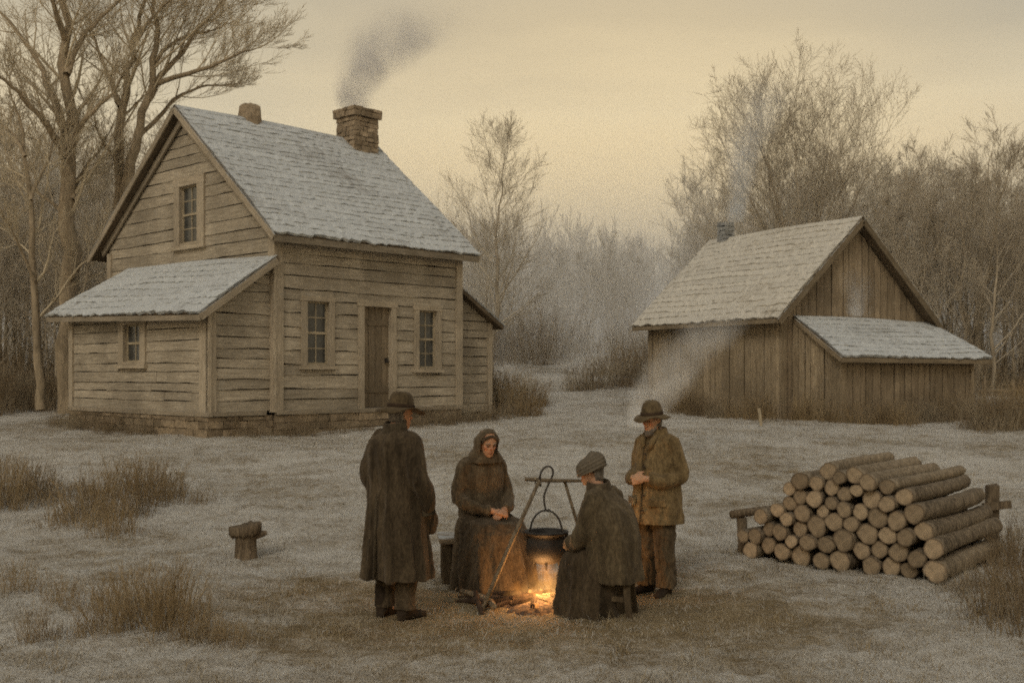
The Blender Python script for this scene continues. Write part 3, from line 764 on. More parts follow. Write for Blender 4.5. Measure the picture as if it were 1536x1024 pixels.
mb = MB(); mb.beam((0,0,0),(.01,0,.83),.13,.11,1,(0,1,0),.012); mb.build('post', M['stump'], t)
mb = MB(); mb.beam((-.12,-.07,.60),(.17,-.07,.62),.07,.075,.8,j=.008); mb.build('peg', M['stump'], t)
# pale stake by the shed
ps = at(1142,638); post('wooden_stake', 'thin pale wooden stake leaning in the weeds before the shed', 'stake', (ps.x,ps.y,ps.z-.05), (ps.x-.05,ps.y,ps.z+.36), .055, .03, M['sash'])

f0 = on(1476, 27.5); t = thing('low_fence', 'low broken rail fence in the weeds right of the shed', 'fence', f0)
for k, (dx, dy, h) in enumerate(((0,0,.85),(.95,.5,.75),(1.95,1.0,.8),(3.0,1.5,.7))):
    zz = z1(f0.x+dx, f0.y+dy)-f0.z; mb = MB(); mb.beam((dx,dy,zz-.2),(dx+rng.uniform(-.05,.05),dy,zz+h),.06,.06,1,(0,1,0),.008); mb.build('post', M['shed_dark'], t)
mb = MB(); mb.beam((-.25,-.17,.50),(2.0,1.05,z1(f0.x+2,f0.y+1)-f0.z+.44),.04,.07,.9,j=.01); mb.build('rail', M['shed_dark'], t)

# ------------------------------------------------------------------ chopping stump in the yard
p = at(369,836); t = thing('tree_stump', 'squat frosted chopping stump with a flared top standing alone in the yard', 'stump', (p.x,p.y,p.z-.03), .3)
mb = MB(); R = []; nq = 20; bump_ = [rng.uniform(-.15,.15) for _ in range(nq)]
for z, r in ((-.05,.15),(.0,.125),(.05,.112),(.15,.105),(.25,.105),(.272,.112)):
    R.append([(math.cos(2*PI*q/nq)*r*(1+bump_[q]), math.sin(2*PI*q/nq)*r*(1+bump_[(q+3)%nq]), z+rng.uniform(-.004,.004)) for q in range(nq)])
mb.rings(R); mb.build('block', M['stump'], t, True)
mb = MB(); R = []
for z, r in ((.262,.135),(.275,.155),(.35,.158),(.372,.150),(.378,.05)):
    R.append([(math.cos(2*PI*q/nq)*r*(1+bump_[(q*3)%nq]), math.sin(2*PI*q/nq)*r*.9*(1+bump_[(q+7)%nq]), z+rng.uniform(-.016,.016)+.02*math.cos(2*PI*q/nq)) for q in range(nq)])
mb.rings(R); mb.build('top', M['stump'], t, True)
mb = MB(); mb.tube([(.08,-.03,.25),(.16,-.05,.275),(.205,-.06,.285)],[.04,.036,.022],7); mb.build('branch_stub', M['stump'], t)

# ------------------------------------------------------------------ fire, pot and its frame
FIRE = Vector((.285,9.33,z1(.285,9.33)))
t = thing('campfire', 'low golden cooking fire burning beneath the black pot', 'fire', FIRE)
tn = NT('flame'); ob = tn.coord('Object'); sepn = tn.n('ShaderNodeSeparateXYZ'); tn.lk(ob, sepn.inputs[0])
em = tn.n('ShaderNodeVolumePrincipled'); em.inputs['Density'].default_value = 0.0
nz = tn.noise(tn.mapping(ob, (1,1,.5)), 9, 4, .6, 1.4)
rad = tn.n('ShaderNodeVectorMath', operation='LENGTH'); tn.lk(tn.mapping(ob, (1,1,0)), rad.inputs[0])
hz = tn.math('DIVIDE', sepn.outputs[2], .42)                                # 0..1 up the flame
rmax = tn.math('MULTIPLY', tn.math('POWER', tn.math('SUBTRACT', 1.0, hz, clamp=True), .75), .27)
edge = tn.math('SUBTRACT', 1.0, tn.math('DIVIDE', rad.outputs['Value'], tn.math('ADD', rmax, .02)), clamp=True)
dens = tn.math('MULTIPLY', tn.math('MULTIPLY', edge, tn.rng(nz, .34, .70)), 8.0)
tn.lk(dens, em.inputs['Emission Strength'])
tn.lk(tn.mix(tn.rng(hz, 0, .8), (1.0,.52,.15), (1.0,.36,.07)), em.inputs['Emission Color'])
tn.lk(em.outputs[0], tn.out.inputs['Volume']); M['flame'] = tn.m
mb = MB(); R = []
for k, (z, r) in enumerate(((0.01,.27),(.06,.29),(.14,.26),(.24,.20),(.34,.12),(.41,.05))):
    R.append([(math.cos(2*PI*q/14)*r, math.sin(2*PI*q/14)*r, z) for q in range(14)])
mb.rings(R); fm = mb.build('flame', M['flame'], t, True)
for (fx, fy, fs) in ((-.24,-.06,.62),(-.10,-.17,.55)):
    f2 = fm.copy(); COL.objects.link(f2); f2.parent = t; f2.location = (fx,fy,0); f2.scale = (fs,fs,fs*.8)
te = NT('embers'); ob = te.coord('Object'); b_ = te.n('ShaderNodeBsdfPrincipled'); b_.inputs['Base Color'].default_value = (.04,.025,.018,1); b_.inputs['Roughness'].default_value = 1
e_ = te.rng(te.noise(ob, 16, 4, .7), .44, .64); ln = te.n('ShaderNodeVectorMath', operation='LENGTH'); te.lk(ob, ln.inputs[0])
e_ = te.math('MULTIPLY', e_, te.rng(ln.outputs['Value'], .08, .55, 1, 0)); te.lk(te.math('MULTIPLY', e_, 1.3), b_.inputs['Emission Strength'])
b_.inputs['Emission Color'].default_value = (1,.36,.08,1); te.lk(b_.outputs[0], te.out.inputs['Surface']); M['ember'] = te.m
mb = MB(); R = []
for z, r in ((-.04,.50),(.0,.46),(.028,.30),(.05,.16),(.058,.02)):
    R.append([(math.cos(2*PI*q/22)*r*1.15*(1+rng.uniform(-.12,.12)), math.sin(2*PI*q/22)*r*(1+rng.uniform(-.12,.12)), z+rng.uniform(-.008,.008)) for q in range(22)])
mb.rings(R); mb.build('ember_bed', M['ember'], t, True)
for k in range(26):
    a = rng.random()*2*PI; r = rng.uniform(.02,.36); mb = MB(); s_ = rng.uniform(.010,.024)
    mb.box((-s_,-s_*.8,-s_*.7),(s_,s_*.8,s_*.7), j=s_*.35); c = mb.build('coal', M['ember'], t); c.location = (math.cos(a)*r, math.sin(a)*r, .045); c.rotation_euler = (rng.random()*3,rng.random()*3,rng.random()*3)
fl = bpy.data.lights.new('fire_light','POINT'); fo = bpy.data.objects.new('fire_light', fl); COL.objects.link(fo)
fl.energy = 28; fl.color = (1,.50,.18); fl.shadow_soft_size = .16; fo.location = FIRE+Vector((-.05,-.10,.16)); fo.parent = None
for k in range(13):
    a = rng.uniform(0,2*PI); L = rng.uniform(.28,.62); c = FIRE+Vector((-.06,0,.05))+Vector((math.cos(a),math.sin(a),0))*rng.uniform(.12,.34)
    if k < 5: c = FIRE+Vector((rng.uniform(-.62,-.3), rng.uniform(-.28,.12), .035))
    b = rng.uniform(-.5,.5)+a; d = Vector((math.cos(b),math.sin(b),-.10)); mb = MB()
    mb.tube([-d*L/2, Vector((rng.uniform(-.015,.015),rng.uniform(-.015,.015),.01)), d*L/2],[.022,.026,.018],7,jit=.12)
    o = mb.build('firewood_stick', M['char'] if k%3 else M['pole'], None); o.location = c
    tag(o, 'charred stick of firewood lying in and round the cooking fire', 'firewood', 'sticks round the cooking fire')
# cooking frame: cross pole on leaning legs
BAR_Z = .985; ys = 9.42
t = thing('pot_stand', 'pole frame with leaning legs holding the pot over the fire', 'pot stand', (0,0,0))
mb = MB(); mb.tube([(.108,ys,BAR_Z+.012),(.35,ys-.004,BAR_Z),(.60,ys+.01,BAR_Z-.004)],[.017,.016,.014],8); mb.build('crossbar', M['pole'], t, True)
fl_ = at(721,916); mb = MB(); mb.tube([(.235,ys-.03,BAR_Z+.005),((.235+fl_.x)/2+.006,(ys+fl_.y)/2,BAR_Z/2),(fl_.x,fl_.y,fl_.z-.02)],[.016,.019,.021],8); mb.build('leg', M['pole'], t, True)
mb = MB(); mb.tube([(.45,ys+.03,BAR_Z),(.60,ys+.22,BAR_Z*.5),(.78,ys+.46,-.0)],[.013,.015,.016],8); mb.build('leg', M['pole'], t, True)
mb = MB(); mb.tube([(.20,ys-.03,BAR_Z+.03),(.20,ys+.03,BAR_Z-.03),(.22,ys-.035,BAR_Z-.012),(.23,ys+.03,BAR_Z+.03),(.24,ys-.04,BAR_Z-.03)],.007,6); mb.build('lashing', M['sash'], t, True)
t = thing('pot_hook', 'bent iron hook looped over the cross pole above the pot', 'hook', (.30,ys,BAR_Z))
pts = []
for k in range(13):
    a = math.radians(-70+k*285/12); pts.append((.012+.062*math.cos(a+.5)*-1, 0.028*math.sin(a*1.0), .045+.075*math.sin(a)))
pts = [(-.055,-.01,-.05),(-.062,-.018,.02),(-.045,-.02,.085),(.0,-.012,.122),(.042,0,.105),(.052,.012,.06),(.03,.018,.0),(.0,.0,-.06),(-.025,-.004,-.13),(-.022,-.002,-.20),(-.012,0,-.245),(.006,0,-.262),(.02,0,-.245)]
def smooth_path(P, n=4):
    P = [Vector(p) for p in P]; out = []
    for i in range(len(P)-1):
        a, b, c, d = P[max(i-1,0)], P[i], P[i+1], P[min(i+2,len(P)-1)]
        for k in range(n):
            s = k/n; out.append(.5*((2*b)+(c-a)*s+(2*a-5*b+4*c-d)*s*s+(3*b-a-3*c+d)*s**3))
    out.append(P[-1]); return out
mb = MB(); mb.tube(smooth_path(pts), .0085, 8); mb.build('hook_rod', M['iron_rod'], t, True)
PC = Vector((.292,ys,0.0)); pb = .285
t = thing('cooking_pot', 'black iron cauldron hanging over the fire from its arched handle', 'pot', (PC.x,PC.y,pb-.012)); t.scale = (1.13,1.13,1.07)
def lathe(mb, prof, n=28, c=(0,0), cap=True):
    mb.rings([[(c[0]+math.cos(2*PI*q/n)*r, c[1]+math.sin(2*PI*q/n)*r, z) for q in range(n)] for r, z in prof], cap)
mb = MB(); lathe(mb, [(.02,.0),(.07,.006),(.115,.03),(.145,.07),(.155,.115),(.152,.16),(.142,.20),(.138,.222),(.146,.232),(.166,.243),(.172,.254),(.168,.264),(.150,.266),(.138,.255),(.134,.20),(.12,.05),(.01,.03)]); mb.build('body', M['iron'], t, True)
mb = MB(); lathe(mb, [(.01,.205),(.130,.207),(.131,.212),(.01,.214)], 24); mb.build('stew', mat_plain('stew', (.06,.04,.022), .4, .3), t, True)
mb = MB(); hp = [(math.cos(a)*.118, 0, .262+math.sin(a)*.165) for a in [PI*k/16 for k in range(17)]]; hp = [(.150,0,.232),(.132,0,.25)]+hp[1:-1]+[(-.132,0,.25),(-.150,0,.232)]
mb.tube(smooth_path(hp,2), .0075, 8); mb.build('handle', M['iron_rod'], t, True)
for s_ in (-1,1):
    mb = MB(); mb.box((s_*.155-.014,-.018,.19),(s_*.155+.014,.018,.245), j=.002); mb.build('lug', M['iron'], t)
for k in range(3):
    a = 2*PI*k/3+.5; mb = MB(); mb.tube([(math.cos(a)*.10,math.sin(a)*.10,.035),(math.cos(a)*.118,math.sin(a)*.118,-.03)],[.014,.008],7); mb.build('foot', M['iron'], t)

# ------------------------------------------------------------------ seats
M['oldwood'] = mat_bark('dark_old_wood', (.045,.033,.021), (.12,.09,.056), 2)
st = Vector((.815,8.76,z1(.815,8.76)))
t = thing('wooden_stool', 'rough four-legged wooden stool under the person in the wound head wrap', 'stool', st, -.25)
mb = MB(); mb.box((-.15,-.15,.375),(.15,.15,.42), j=.008); mb.build('seat', M['oldwood'], t)
for sx in (-1,1):
    for sy in (-1,1):
        mb = MB(); mb.beam((sx*.105,sy*.105,.375),(sx*.145,sy*.15,-.03),.05,.05,1,(0,1,0),.005); mb.build('leg', M['oldwood'], t)
for sy in (-1,1):
    mb = MB(); mb.beam((-.125,sy*.128,.17),(.125,sy*.128,.16),.03,.04,1); mb.build('stretcher', M['oldwood'], t)
wb = Vector((-.45,10.34,z1(-.45,10.34)))
t = thing('wooden_block_seat', 'low plank box seat beside the skirt of the hooded person', 'seat', wb, .1)
mb = MB(); mb.box((-.24,-.20,.37),(.34,.20,.42), .8, j=.010); mb.build('seat', M['shed_dark'], t)
for k in range(4):
    mb = MB(); mb.box((-.21+k*.135,-.175,-.04),(-.082+k*.135,.175,.368), rng.uniform(.7,1), j=.008); mb.build('side_board', M['oldwood'], t)
# ------------------------------------------------------------------ people
def remesh(mb, voxel, smooth=4, fold=None, name='body'):
    """fuse the lofted pieces into one continuous skin, then crease it"""
    me = mb.mesh('tmp'); o = bpy.data.objects.new('tmp', me); COL.objects.link(o)
    r = o.modifiers.new('r','REMESH'); r.mode = 'VOXEL'; r.voxel_size = voxel; r.use_smooth_shade = True
    if smooth:
        s = o.modifiers.new('s','SMOOTH'); s.factor = .5; s.iterations = smooth
    dg = bpy.context.evaluated_depsgraph_get(); dg.update()
    out_ = bpy.data.meshes.new_from_object(o.evaluated_get(dg), depsgraph=dg)
    bpy.data.objects.remove(o); bpy.data.meshes.remove(me)
    out_.name = name
    if fold:
        n = len(out_.vertices); cov = np.empty(n*3, np.float32); out_.vertices.foreach_get('co', cov); nv = np.empty(n*3, np.float32); out_.vertex_normals.foreach_get('vector', nv)
        cov = cov.reshape(-1,3); nv = nv.reshape(-1,3)
        d = np.array([fold(Vector(c)) for c in cov.tolist()], np.float32)
        cov += nv*d[:,None]; out_.vertices.foreach_set('co', cov.ravel()); out_.update()
    out_.polygons.foreach_set('use_smooth', np.ones(len(out_.polygons), dtype=bool))
    return out_

def oring(c, rx, ry, n=32, rot=0.0, sq=2.0, fold=0.0, nf=0, ph=0.0, tilt=(0,0)):
    """super-ellipse ring in the horizontal plane, tilt = slopes dz/dx, dz/dy"""
    R = []
    for q in range(n):
        a = 2*PI*q/n; ca, sa = math.cos(a), math.sin(a)
        k = (abs(ca)**sq+abs(sa)**sq)**(-1/sq)
        f = 1+(fold*math.sin(nf*a+ph)+fold*.6*math.sin((nf*1.7//1)*a+ph*2.3) if nf else 0)
        x, y = ca*k*rx*f, sa*k*ry*f
        R.append((c[0]+x, c[1]+y, c[2]+tilt[0]*x+tilt[1]*y))
    return R

def head_rings(mb, Mx, s=1.0):
    """Mx: 4x4 from head space (origin under the chin, +Y the face) to the figure"""
    prof = [(-.002,.022,.058,.0),(.012,.040,.082,-.030),(.032,.050,.090,-.050),(.055,.058,.0905,-.066),(.085,.066,.089,-.080),(.112,.0715,.082,-.090),(.132,.0735,.090,-.095),(.160,.0745,.087,-.097),(.190,.070,.074,-.092),(.215,.056,.050,-.074),(.230,.036,.025,-.050),(.237,.012,-.002,-.022)]
    R = []
    for z, rx, yf, yb in prof:
        cyy = (yf+yb)/2; ry = (yf-yb)/2
        R.append([tuple(Mx @ Vector((p[0]*s, p[1]*s, z*s))) for p in oring((0,cyy,0), rx, ry, 28, sq=2.25)])
    mb.rings(R)
    # nose, brow ridge, lips, chin, ears
    T = lambda *p: Mx @ Vector([c*s for c in p])
    mb.tube([T(0,.086,.128),T(0,.097,.108),T(0,.108,.092),T(0,.096,.084)],[.008*s,.0095*s,.0135*s,.009*s],8)
    mb.tube([T(-.015,.092,.087),T(.015,.092,.087)],.0085*s,7)
    mb.tube([T(-.045,.080,.131),T(-.02,.090,.134),T(.02,.090,.134),T(.045,.080,.131)],[.006*s,.008*s,.008*s,.006*s],7)
    mb.tube([T(-.024,.085,.0565),T(0,.0935,.0585),T(.024,.085,.0565)],[.004*s,.006*s,.004*s],6)
    mb.tube([T(-.020,.085,.047),T(0,.0925,.0465),T(.020,.085,.047)],[.004*s,.0065*s,.004*s],6)
    mb.tube([T(-.012,.080,.018),T(.012,.080,.018)],.013*s,7)
    for e in (-1,1):
        mb.tube([T(e*.030,.074,.085),T(e*.046,.068,.098),T(e*.056,.055,.103)],[.012*s,.014*s,.010*s],7)   # cheek bones
        mb.tube([T(e*.073,-.006,.088),T(e*.079,-.012,.105),T(e*.080,-.016,.128),T(e*.074,-.010,.136)],[.007*s,.010*s,.011*s,.006*s],7)

def hand(mb, Mx, side, curl=(.5,.5,.5,.5), s=1.0, thumb=.5):
    """Mx: wrist frame, +Y along the fingers, +Z out of the back of the hand; side +1 right, -1 left (thumb toward -X*side)"""
    T = lambda v: Mx @ (Vector(v)*s)
    R = []
    for y, hw, ht in ((-.035,.024,.020),(0,.026,.0185),(.03,.036,.016),(.065,.041,.0145),(.088,.040,.012)):
        R.append([tuple(T((p[0], y, p[1]))) for p in [(math.cos(a)*hw, math.sin(a)*ht) for a in [2*PI*q/16 for q in range(16)]]])
    mb.rings(R)
    for k, (x, L) in enumerate(((-.030,.070),(-.010,.079),(.010,.074),(.029,.058))):
        x *= side; a = 0.0; p = Vector((x,.080,0)); pts = [Vector((x*.9,.055,0)), p.copy()]; sp_ = x*.9
        for j, f in enumerate((.46,.31,.23)):
            a += curl[k]*(.85,1.05,.75)[j]
            p = p+Vector((sp_*.35*(1-j*.4), math.cos(a), -math.sin(a)))*(L*f); pts.append(p.copy())
        mb.tube([T(q) for q in pts], [.0095*s,.0092*s,.0088*s,.0082*s,.0068*s], 8)
    b = Vector((-.030*side,.012,-.006)); d1 = Vector((-.75*side,.62,-.25)).normalized(); d2 = Vector((-.30*side,.90,-.35-thumb*.4)).normalized()
    mb.tube([T(b+Vector((.012*side,0,0))), T(b+d1*.034), T(b+d1*.034+d2*.03), T(b+d1*.034+d2*.054)],[.014*s,.0125*s,.0102*s,.0078*s],8)

def frame(pos, ydir, zdir):
    y = Vector(ydir).normalized(); z = Vector(zdir); z = (z-y*z.dot(y)).normalized(); x = y.cross(z)
    m = Matrix((x,y,z)).transposed().to_4x4(); m.translation = pos; return m
def head_frame(pos, yaw=0.0, pitch=0.0, roll=0.0):
    return Matrix.Translation(pos) @ Matrix.Rotation(yaw,4,'Z') @ Matrix.Rotation(pitch,4,'X') @ Matrix.Rotation(roll,4,'Y')

def mat_skin(name, base, HM, s):
    t = NT(name); ob = t.coord('Object')
    mp_ = t.n('ShaderNodeMapping'); mp_.vector_type = 'POINT'; inv = HM.inverted()
    e = inv.to_euler(); mp_.inputs['Rotation'].default_value = e; mp_.inputs['Location'].default_value = inv.translation
    t.lk(ob, mp_.inputs['Vector']); hp = mp_.outputs['Vector']
    def spot(c, r0, r1, sc=(1,1,1)):
        d = t.n('ShaderNodeVectorMath', operation='DISTANCE'); m2 = t.mapping(hp, sc); t.lk(m2, d.inputs[0]); d.inputs[1].default_value = tuple(a*b*s for a,b in zip(c,sc))
        return t.rng(d.outputs['Value'], r0*s, r1*s, 1, 0)
    n_ = t.noise(ob, 30, 4, .6)
    c = t.mix(t.rng(n_, .3, .7), tuple(x*.8 for x in base), base)
    red = t.math('MAXIMUM', spot((0,.105,.092),.008,.03), t.math('MAXIMUM', spot((.048,.07,.088),.01,.035), spot((-.048,.07,.088),.01,.035)))
    c = t.mix(t.math('MULTIPLY', red, .55), c, (base[0]*1.0,base[1]*.62,base[2]*.55))
    lips = spot((0,.09,.052),.012,.026,(.75,.6,1.6))
    c = t.mix(t.math('MULTIPLY', lips, .6), c, (base[0]*.62,base[1]*.36,base[2]*.34))
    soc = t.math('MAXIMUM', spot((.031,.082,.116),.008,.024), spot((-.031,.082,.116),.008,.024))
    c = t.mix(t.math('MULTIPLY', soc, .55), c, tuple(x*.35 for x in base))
    m = t.princ(c, .6, .25, t.bump(n_, .15, .004))
    for nd in t.t.nodes:
        if nd.type == 'BSDF_PRINCIPLED': nd.inputs['Subsurface Weight'].default_value = .08; nd.inputs['Subsurface Radius'].default_value = (.02,.008,.004)
    return m
eye_m = mat_plain('eye', (.06,.045,.035), .25, .2, 40, .5)
M['hair'] = mat_cloth('grey_hair', (.09,.075,.06), (.24,.21,.175))
def face_bits(par, HM, s, brow=True):
    for e in (-1,1):
        mb = MB(); R = []
        for k in range(7):
            a = -PI/2+PI*k/6; R.append([tuple(HM @ (Vector((e*.031+.0115*math.cos(a)*math.cos(b), .0745+.0115*math.cos(a)*math.sin(b), .1165+.0085*math.sin(a)))*s)) for b in [2*PI*q/12 for q in range(12)]])
        mb.rings(R); mb.build('eye', eye_m, par, True)
        if brow:
            mb = MB(); mb.tube([HM @ (Vector(p)*s) for p in ((e*.012,.0955,.134),(e*.03,.0945,.1395),(e*.05,.079,.135))],[.004*s,.005*s,.003*s],6); mb.build('eyebrow', M['hair'], par, True)

def wrinkle(amp, sc, stretch=.45):
    amp = amp*1.35
    def f(c):
        p = Vector((c.x*sc, c.y*sc, c.z*sc*stretch))
        return amp*(mnoise.noise(p)+.5*mnoise.noise(p*2.3+Vector((3,1,7)))-.9*abs(mnoise.noise(p*1.6+Vector((9,2,4))))+.28*mnoise.noise(p*5.0+Vector((1,5,2))))
    return f
def person(label, loc, face_ang, body_mb, HM, s, skin):
    me = remesh(body_mb, .0055, 3, name='person')
    o = link('person', me, skin); o.location = loc; o.rotation_euler = (0,0,face_ang-PI/2)
    tag(o, label, 'person', 'people gathered round the cooking fire'); face_bits(o, HM, s); return o
def hat(par, HM, s, crown, brimw, droop, mat, tilt=0.0, dent=.012, top=.0, band=None):
    """round crown with a soft wavy brim, sits over the skull"""
    T = HM @ Matrix.Translation(Vector((0,-.003,.152))*s) @ Matrix.Rotation(tilt,4,'X')
    n = 44; mb = MB(); R = []
    def ring(r, z, wav=0.0, e=1.0):
        out_ = []
        for q in range(n):
            a = 2*PI*q/n; x = math.cos(a)*r*.95; y = math.sin(a)*r*1.10
            zz_ = z+wav*(math.cos(2*a)*.5+.4*math.sin(3*a+1)+.3*math.sin(a*5+2))+(.25*wav*math.sin(a))
            out_.append(tuple(T @ (Vector((x,y,zz_))*s)))
        return out_
    rb = .093
    R = [ring(rb-.004,-.004), ring(brimw*.7,-.006-droop*.35,.006), ring(brimw,-.012-droop,.026), ring(brimw+.003,-.006-droop,.026), ring(brimw*.72,.004-droop*.30,.006), ring(rb+.004,.006), ring(rb+.001,.035), ring(rb-.006,crown*.55), ring(rb-.017,crown*.80), ring(rb-.034,crown*.94), ring(rb-.056,crown*.99+top), ring(.012,crown-dent*.6)]
    mb.rings(R); h = mb.build('hat', mat, par, True)
    mb = MB(); mb.rings([ring(rb+.006,.006), ring(rb+.008,.009), ring(rb+.006,.032), ring(rb-.002,.034)], cap=False); mb.build('hat_band', band or M['char'], h, True)
    return h
def boots(par, s, feet, mat):
    for (x, y, ang) in feet:
        mb = MB(); Rz = Matrix.Rotation(ang,4,'Z'); T = Matrix.Translation(Vector((x,y,0))*s) @ Rz
        R = []
        for yy, hw, zt in ((-.075,.022,.07),(-.07,.036,.10),(-.03,.042,.12),(.03,.042,.115),(.08,.044,.085),(.13,.047,.068),(.175,.042,.055),(.20,.022,.035)):
            R.append([tuple(T @ (Vector((math.cos(a)*hw, yy, zt/2-.008+math.sin(a)*zt/2))*s)) for a in [2*PI*q/18 for q in range(18)]])
        mb.rings(R); mb.tube([T @ (Vector((0,-.02,.05))*s), T @ (Vector((0,-.025,.26))*s)],[.055*s,.060*s],16)
        link('boot', remesh(mb,.006,3,wrinkle(.004,30,1)), mat, par)
        
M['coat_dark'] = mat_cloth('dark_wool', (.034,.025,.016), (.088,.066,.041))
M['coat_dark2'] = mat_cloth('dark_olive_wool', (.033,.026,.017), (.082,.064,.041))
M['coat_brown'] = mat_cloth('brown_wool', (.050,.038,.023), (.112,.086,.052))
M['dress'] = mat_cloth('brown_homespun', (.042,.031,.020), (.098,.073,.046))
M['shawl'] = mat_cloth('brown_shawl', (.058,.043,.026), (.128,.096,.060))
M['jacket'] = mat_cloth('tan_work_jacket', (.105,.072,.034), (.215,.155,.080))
M['trouser'] = mat_cloth('dark_trousers', (.036,.027,.017), (.085,.063,.040))
M['trouser_tan'] = mat_cloth('brown_trousers', (.055,.040,.024), (.120,.088,.053))
M['felt'] = mat_cloth('dark_felt', (.045,.033,.019), (.105,.078,.045))
M['felt2'] = mat_cloth('brown_felt', (.065,.047,.026), (.135,.10,.056))
M['boot'] = mat_plain('boot_leather', (.035,.025,.017), .75, .35, 16)
M['button'] = mat_plain('horn_button', (.05,.035,.02), .5, .2, 40, .4)
SKIN = (.40,.225,.135)

def standing_body(mb, s, HM, arms, hands=None, lean=0.0):
    S = lambda *p: tuple(c*s for c in p)
    tor = [(.80,.150,.105,-.01),(.90,.165,.115,-.012),(1.02,.150,.105,-.005),(1.15,.160,.112,.0),(1.30,.178,.115,-.006),(1.40,.175,.10,-.014),(1.455,.115,.075,-.014),(1.49,.066,.062,-.008)]
    mb.rings([oring(S(0,y,z), rx*s, ry*s, 26, sq=2.3) for z, rx, ry, y in tor])
    neck = HM @ (Vector((0,-.012,.045))*s)
    mb.tube([S(0,-.012,1.43), S(0,-.008,1.50), neck],[.066*s,.058*s,.054*s],16)
    head_rings(mb, HM, s)
    for e in (-1,1):
        mb.tube([S(e*.085,0,.90),S(e*.098,.012,.66),S(e*.10,.018,.48),S(e*.107,-.002,.28),S(e*.110,-.008,.06)],[.085*s,.074*s,.054*s,.050*s,.030*s],16)
        mb.tube([S(e*.110,-.02,.055),S(e*.112,.05,.048),S(e*.114,.10,.04)],[.026*s,.026*s,.02*s],12)
    for P in arms:
        mb.tube(smooth_path([Vector(p)*s for p in P],3), [(.055-.022*k/9)*s for k in range(3*(len(P)-1)+1)], 14)

# --- the tall man in the long coat, seen from behind
s = 1.0; p1 = at(594,926); HM = head_frame(Vector((.0,.035,1.500)), -.22, -.12)
mb = MB(); A1 = [[(e*.165,-.01,1.405),(e*.225,-.03,1.25),(e*.268,-.035,1.12),(e*.275,.05,.98),(e*.235,.125,.875)] for e in (-1,1)]
standing_body(mb, s, HM, A1)
for e in (-1,1): hand(mb, frame(Vector((e*.235,.125,.875)), (-e*.30,.45,-.84), (e*.9,-.1,-.3)), e, (.25,.25,.3,.35))
P1 = person('tall person in a long dark coat and wide-brimmed hat, standing with back turned', p1, math.radians(52), mb, HM, s, mat_skin('skin_ruddy', SKIN, HM, s))
mb = MB()
coat = [(.318,.285,.235,.0,.075),(.36,.283,.233,.0,.075),(.55,.272,.222,-.004,.062),(.75,.258,.208,-.006,.048),(.95,.243,.190,-.008,.034),(1.10,.236,.178,-.010,.020),(1.22,.232,.172,-.018,.004),(1.33,.222,.162,-.026,0),(1.40,.196,.142,-.028,0),(1.45,.150,.115,-.024,0),(1.485,.105,.092,-.014,0)]
mb.rings([oring((0,y,z), rx, ry, 72, sq=2.25, fold=fo_, nf=10, ph=z*1.2) for z, rx, ry, y, fo_ in coat])
for P in A1:
    mb.tube(smooth_path([Vector(p) for p in ([(P[0][0]*.82,-.015,1.40)]+P)],3), [.086,.088,.089,.089,.088,.087,.086,.085,.083,.080,.079,.077,.075,.073,.071,.068], 18)
    e = 1 if P[0][0] > 0 else -1
    mb.tube([Vector(P[-1])+Vector((e*.0,.0,.02)), Vector(P[-1])+Vector((-e*.02,.02,-.05))],[.066,.070],14); mb.tube([Vector(P[-1]), Vector(P[-1])+Vector((-e*.045,.075,-.12)), Vector(P[-1])+Vector((-e*.075,.10,-.20))],[.070,.066,.045],14)
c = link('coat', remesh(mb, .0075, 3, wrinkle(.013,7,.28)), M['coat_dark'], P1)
mb = MB()
mb.rings([oring((0,-.018,1.455),.128,.105,36,tilt=(0,.12)),oring((0,-.014,1.50),.102,.094,36,tilt=(0,.16)),oring((0,-.012,1.555),.093,.090,36,tilt=(0,.22)),oring((0,-.010,1.562),.082,.078,36,tilt=(0,.22)),oring((0,-.012,1.50),.082,.076,36,tilt=(0,.16)),oring((0,-.016,1.46),.10,.085,36)], cap=False); mb.build('collar', M['coat_dark2'], c, True)
mb = MB(); mb.tube([(-.005,-.214,1.0),(-.004,-.226,.75),(.0,-.243,.345)],[.006,.010,.013],7); mb.build('back_vent', M['coat_dark2'], c, True)
for e in (-1,1):
    mb = MB(); mb.box((-.012,-.055,-.075),(.012,.055,.075), j=.004); f_ = mb.build('pocket_flap', M['coat_dark2'], c); f_.location = (e*.262,.085,.90); f_.rotation_euler = (.15,0,e*-.4)
mb = MB()
for e in (-1,1): mb.tube(smooth_path([(e*.085,.0,.86),(e*.098,.010,.62),(e*.102,.012,.42),(e*.108,-.006,.24),(e*.11,-.010,.085)],3),[.108,.106,.103,.100,.097,.094,.092,.090,.088,.086,.085,.086,.088],18)
link('trousers', remesh(mb,.008,3,wrinkle(.009,13,.6)), M['trouser'], P1); boots(P1, 1.0, [(-.112,-.02,.22),(.112,.0,-.18)], M['boot'])
hat(P1, HM, 1.06, .128, .178, .012, M['felt'], .03)
mb = MB(); T_ = lambda *p: HM @ Vector(p)
mb.rings([[tuple(T_(*p)) for p in oring((0,-.012,z), rx, ry, 28)] for z, rx, ry in ((.035,.058,.078),(.06,.070,.086),(.10,.078,.091),(.135,.0795,.093),(.165,.0785,.092))][0:]); 
hr = MB()
for z0_ in range(1):
    R = []
    for z, rx, ry in ((.045,.060,.075),(.07,.0725,.088),(.11,.079,.093),(.15,.080,.094),(.18,.076,.09)):
        R.append([tuple(T_(*(math.cos(a)*rx, -.012+math.sin(a)*ry, z))) for a in [PI*1.0+PI*q/14 for q in range(15)]]+[tuple(T_(*(math.cos(a)*rx*.86, -.012+math.sin(a)*ry*.86, z))) for a in [2*PI-PI*q/14 for q in range(15)]])
    hr.rings(R)
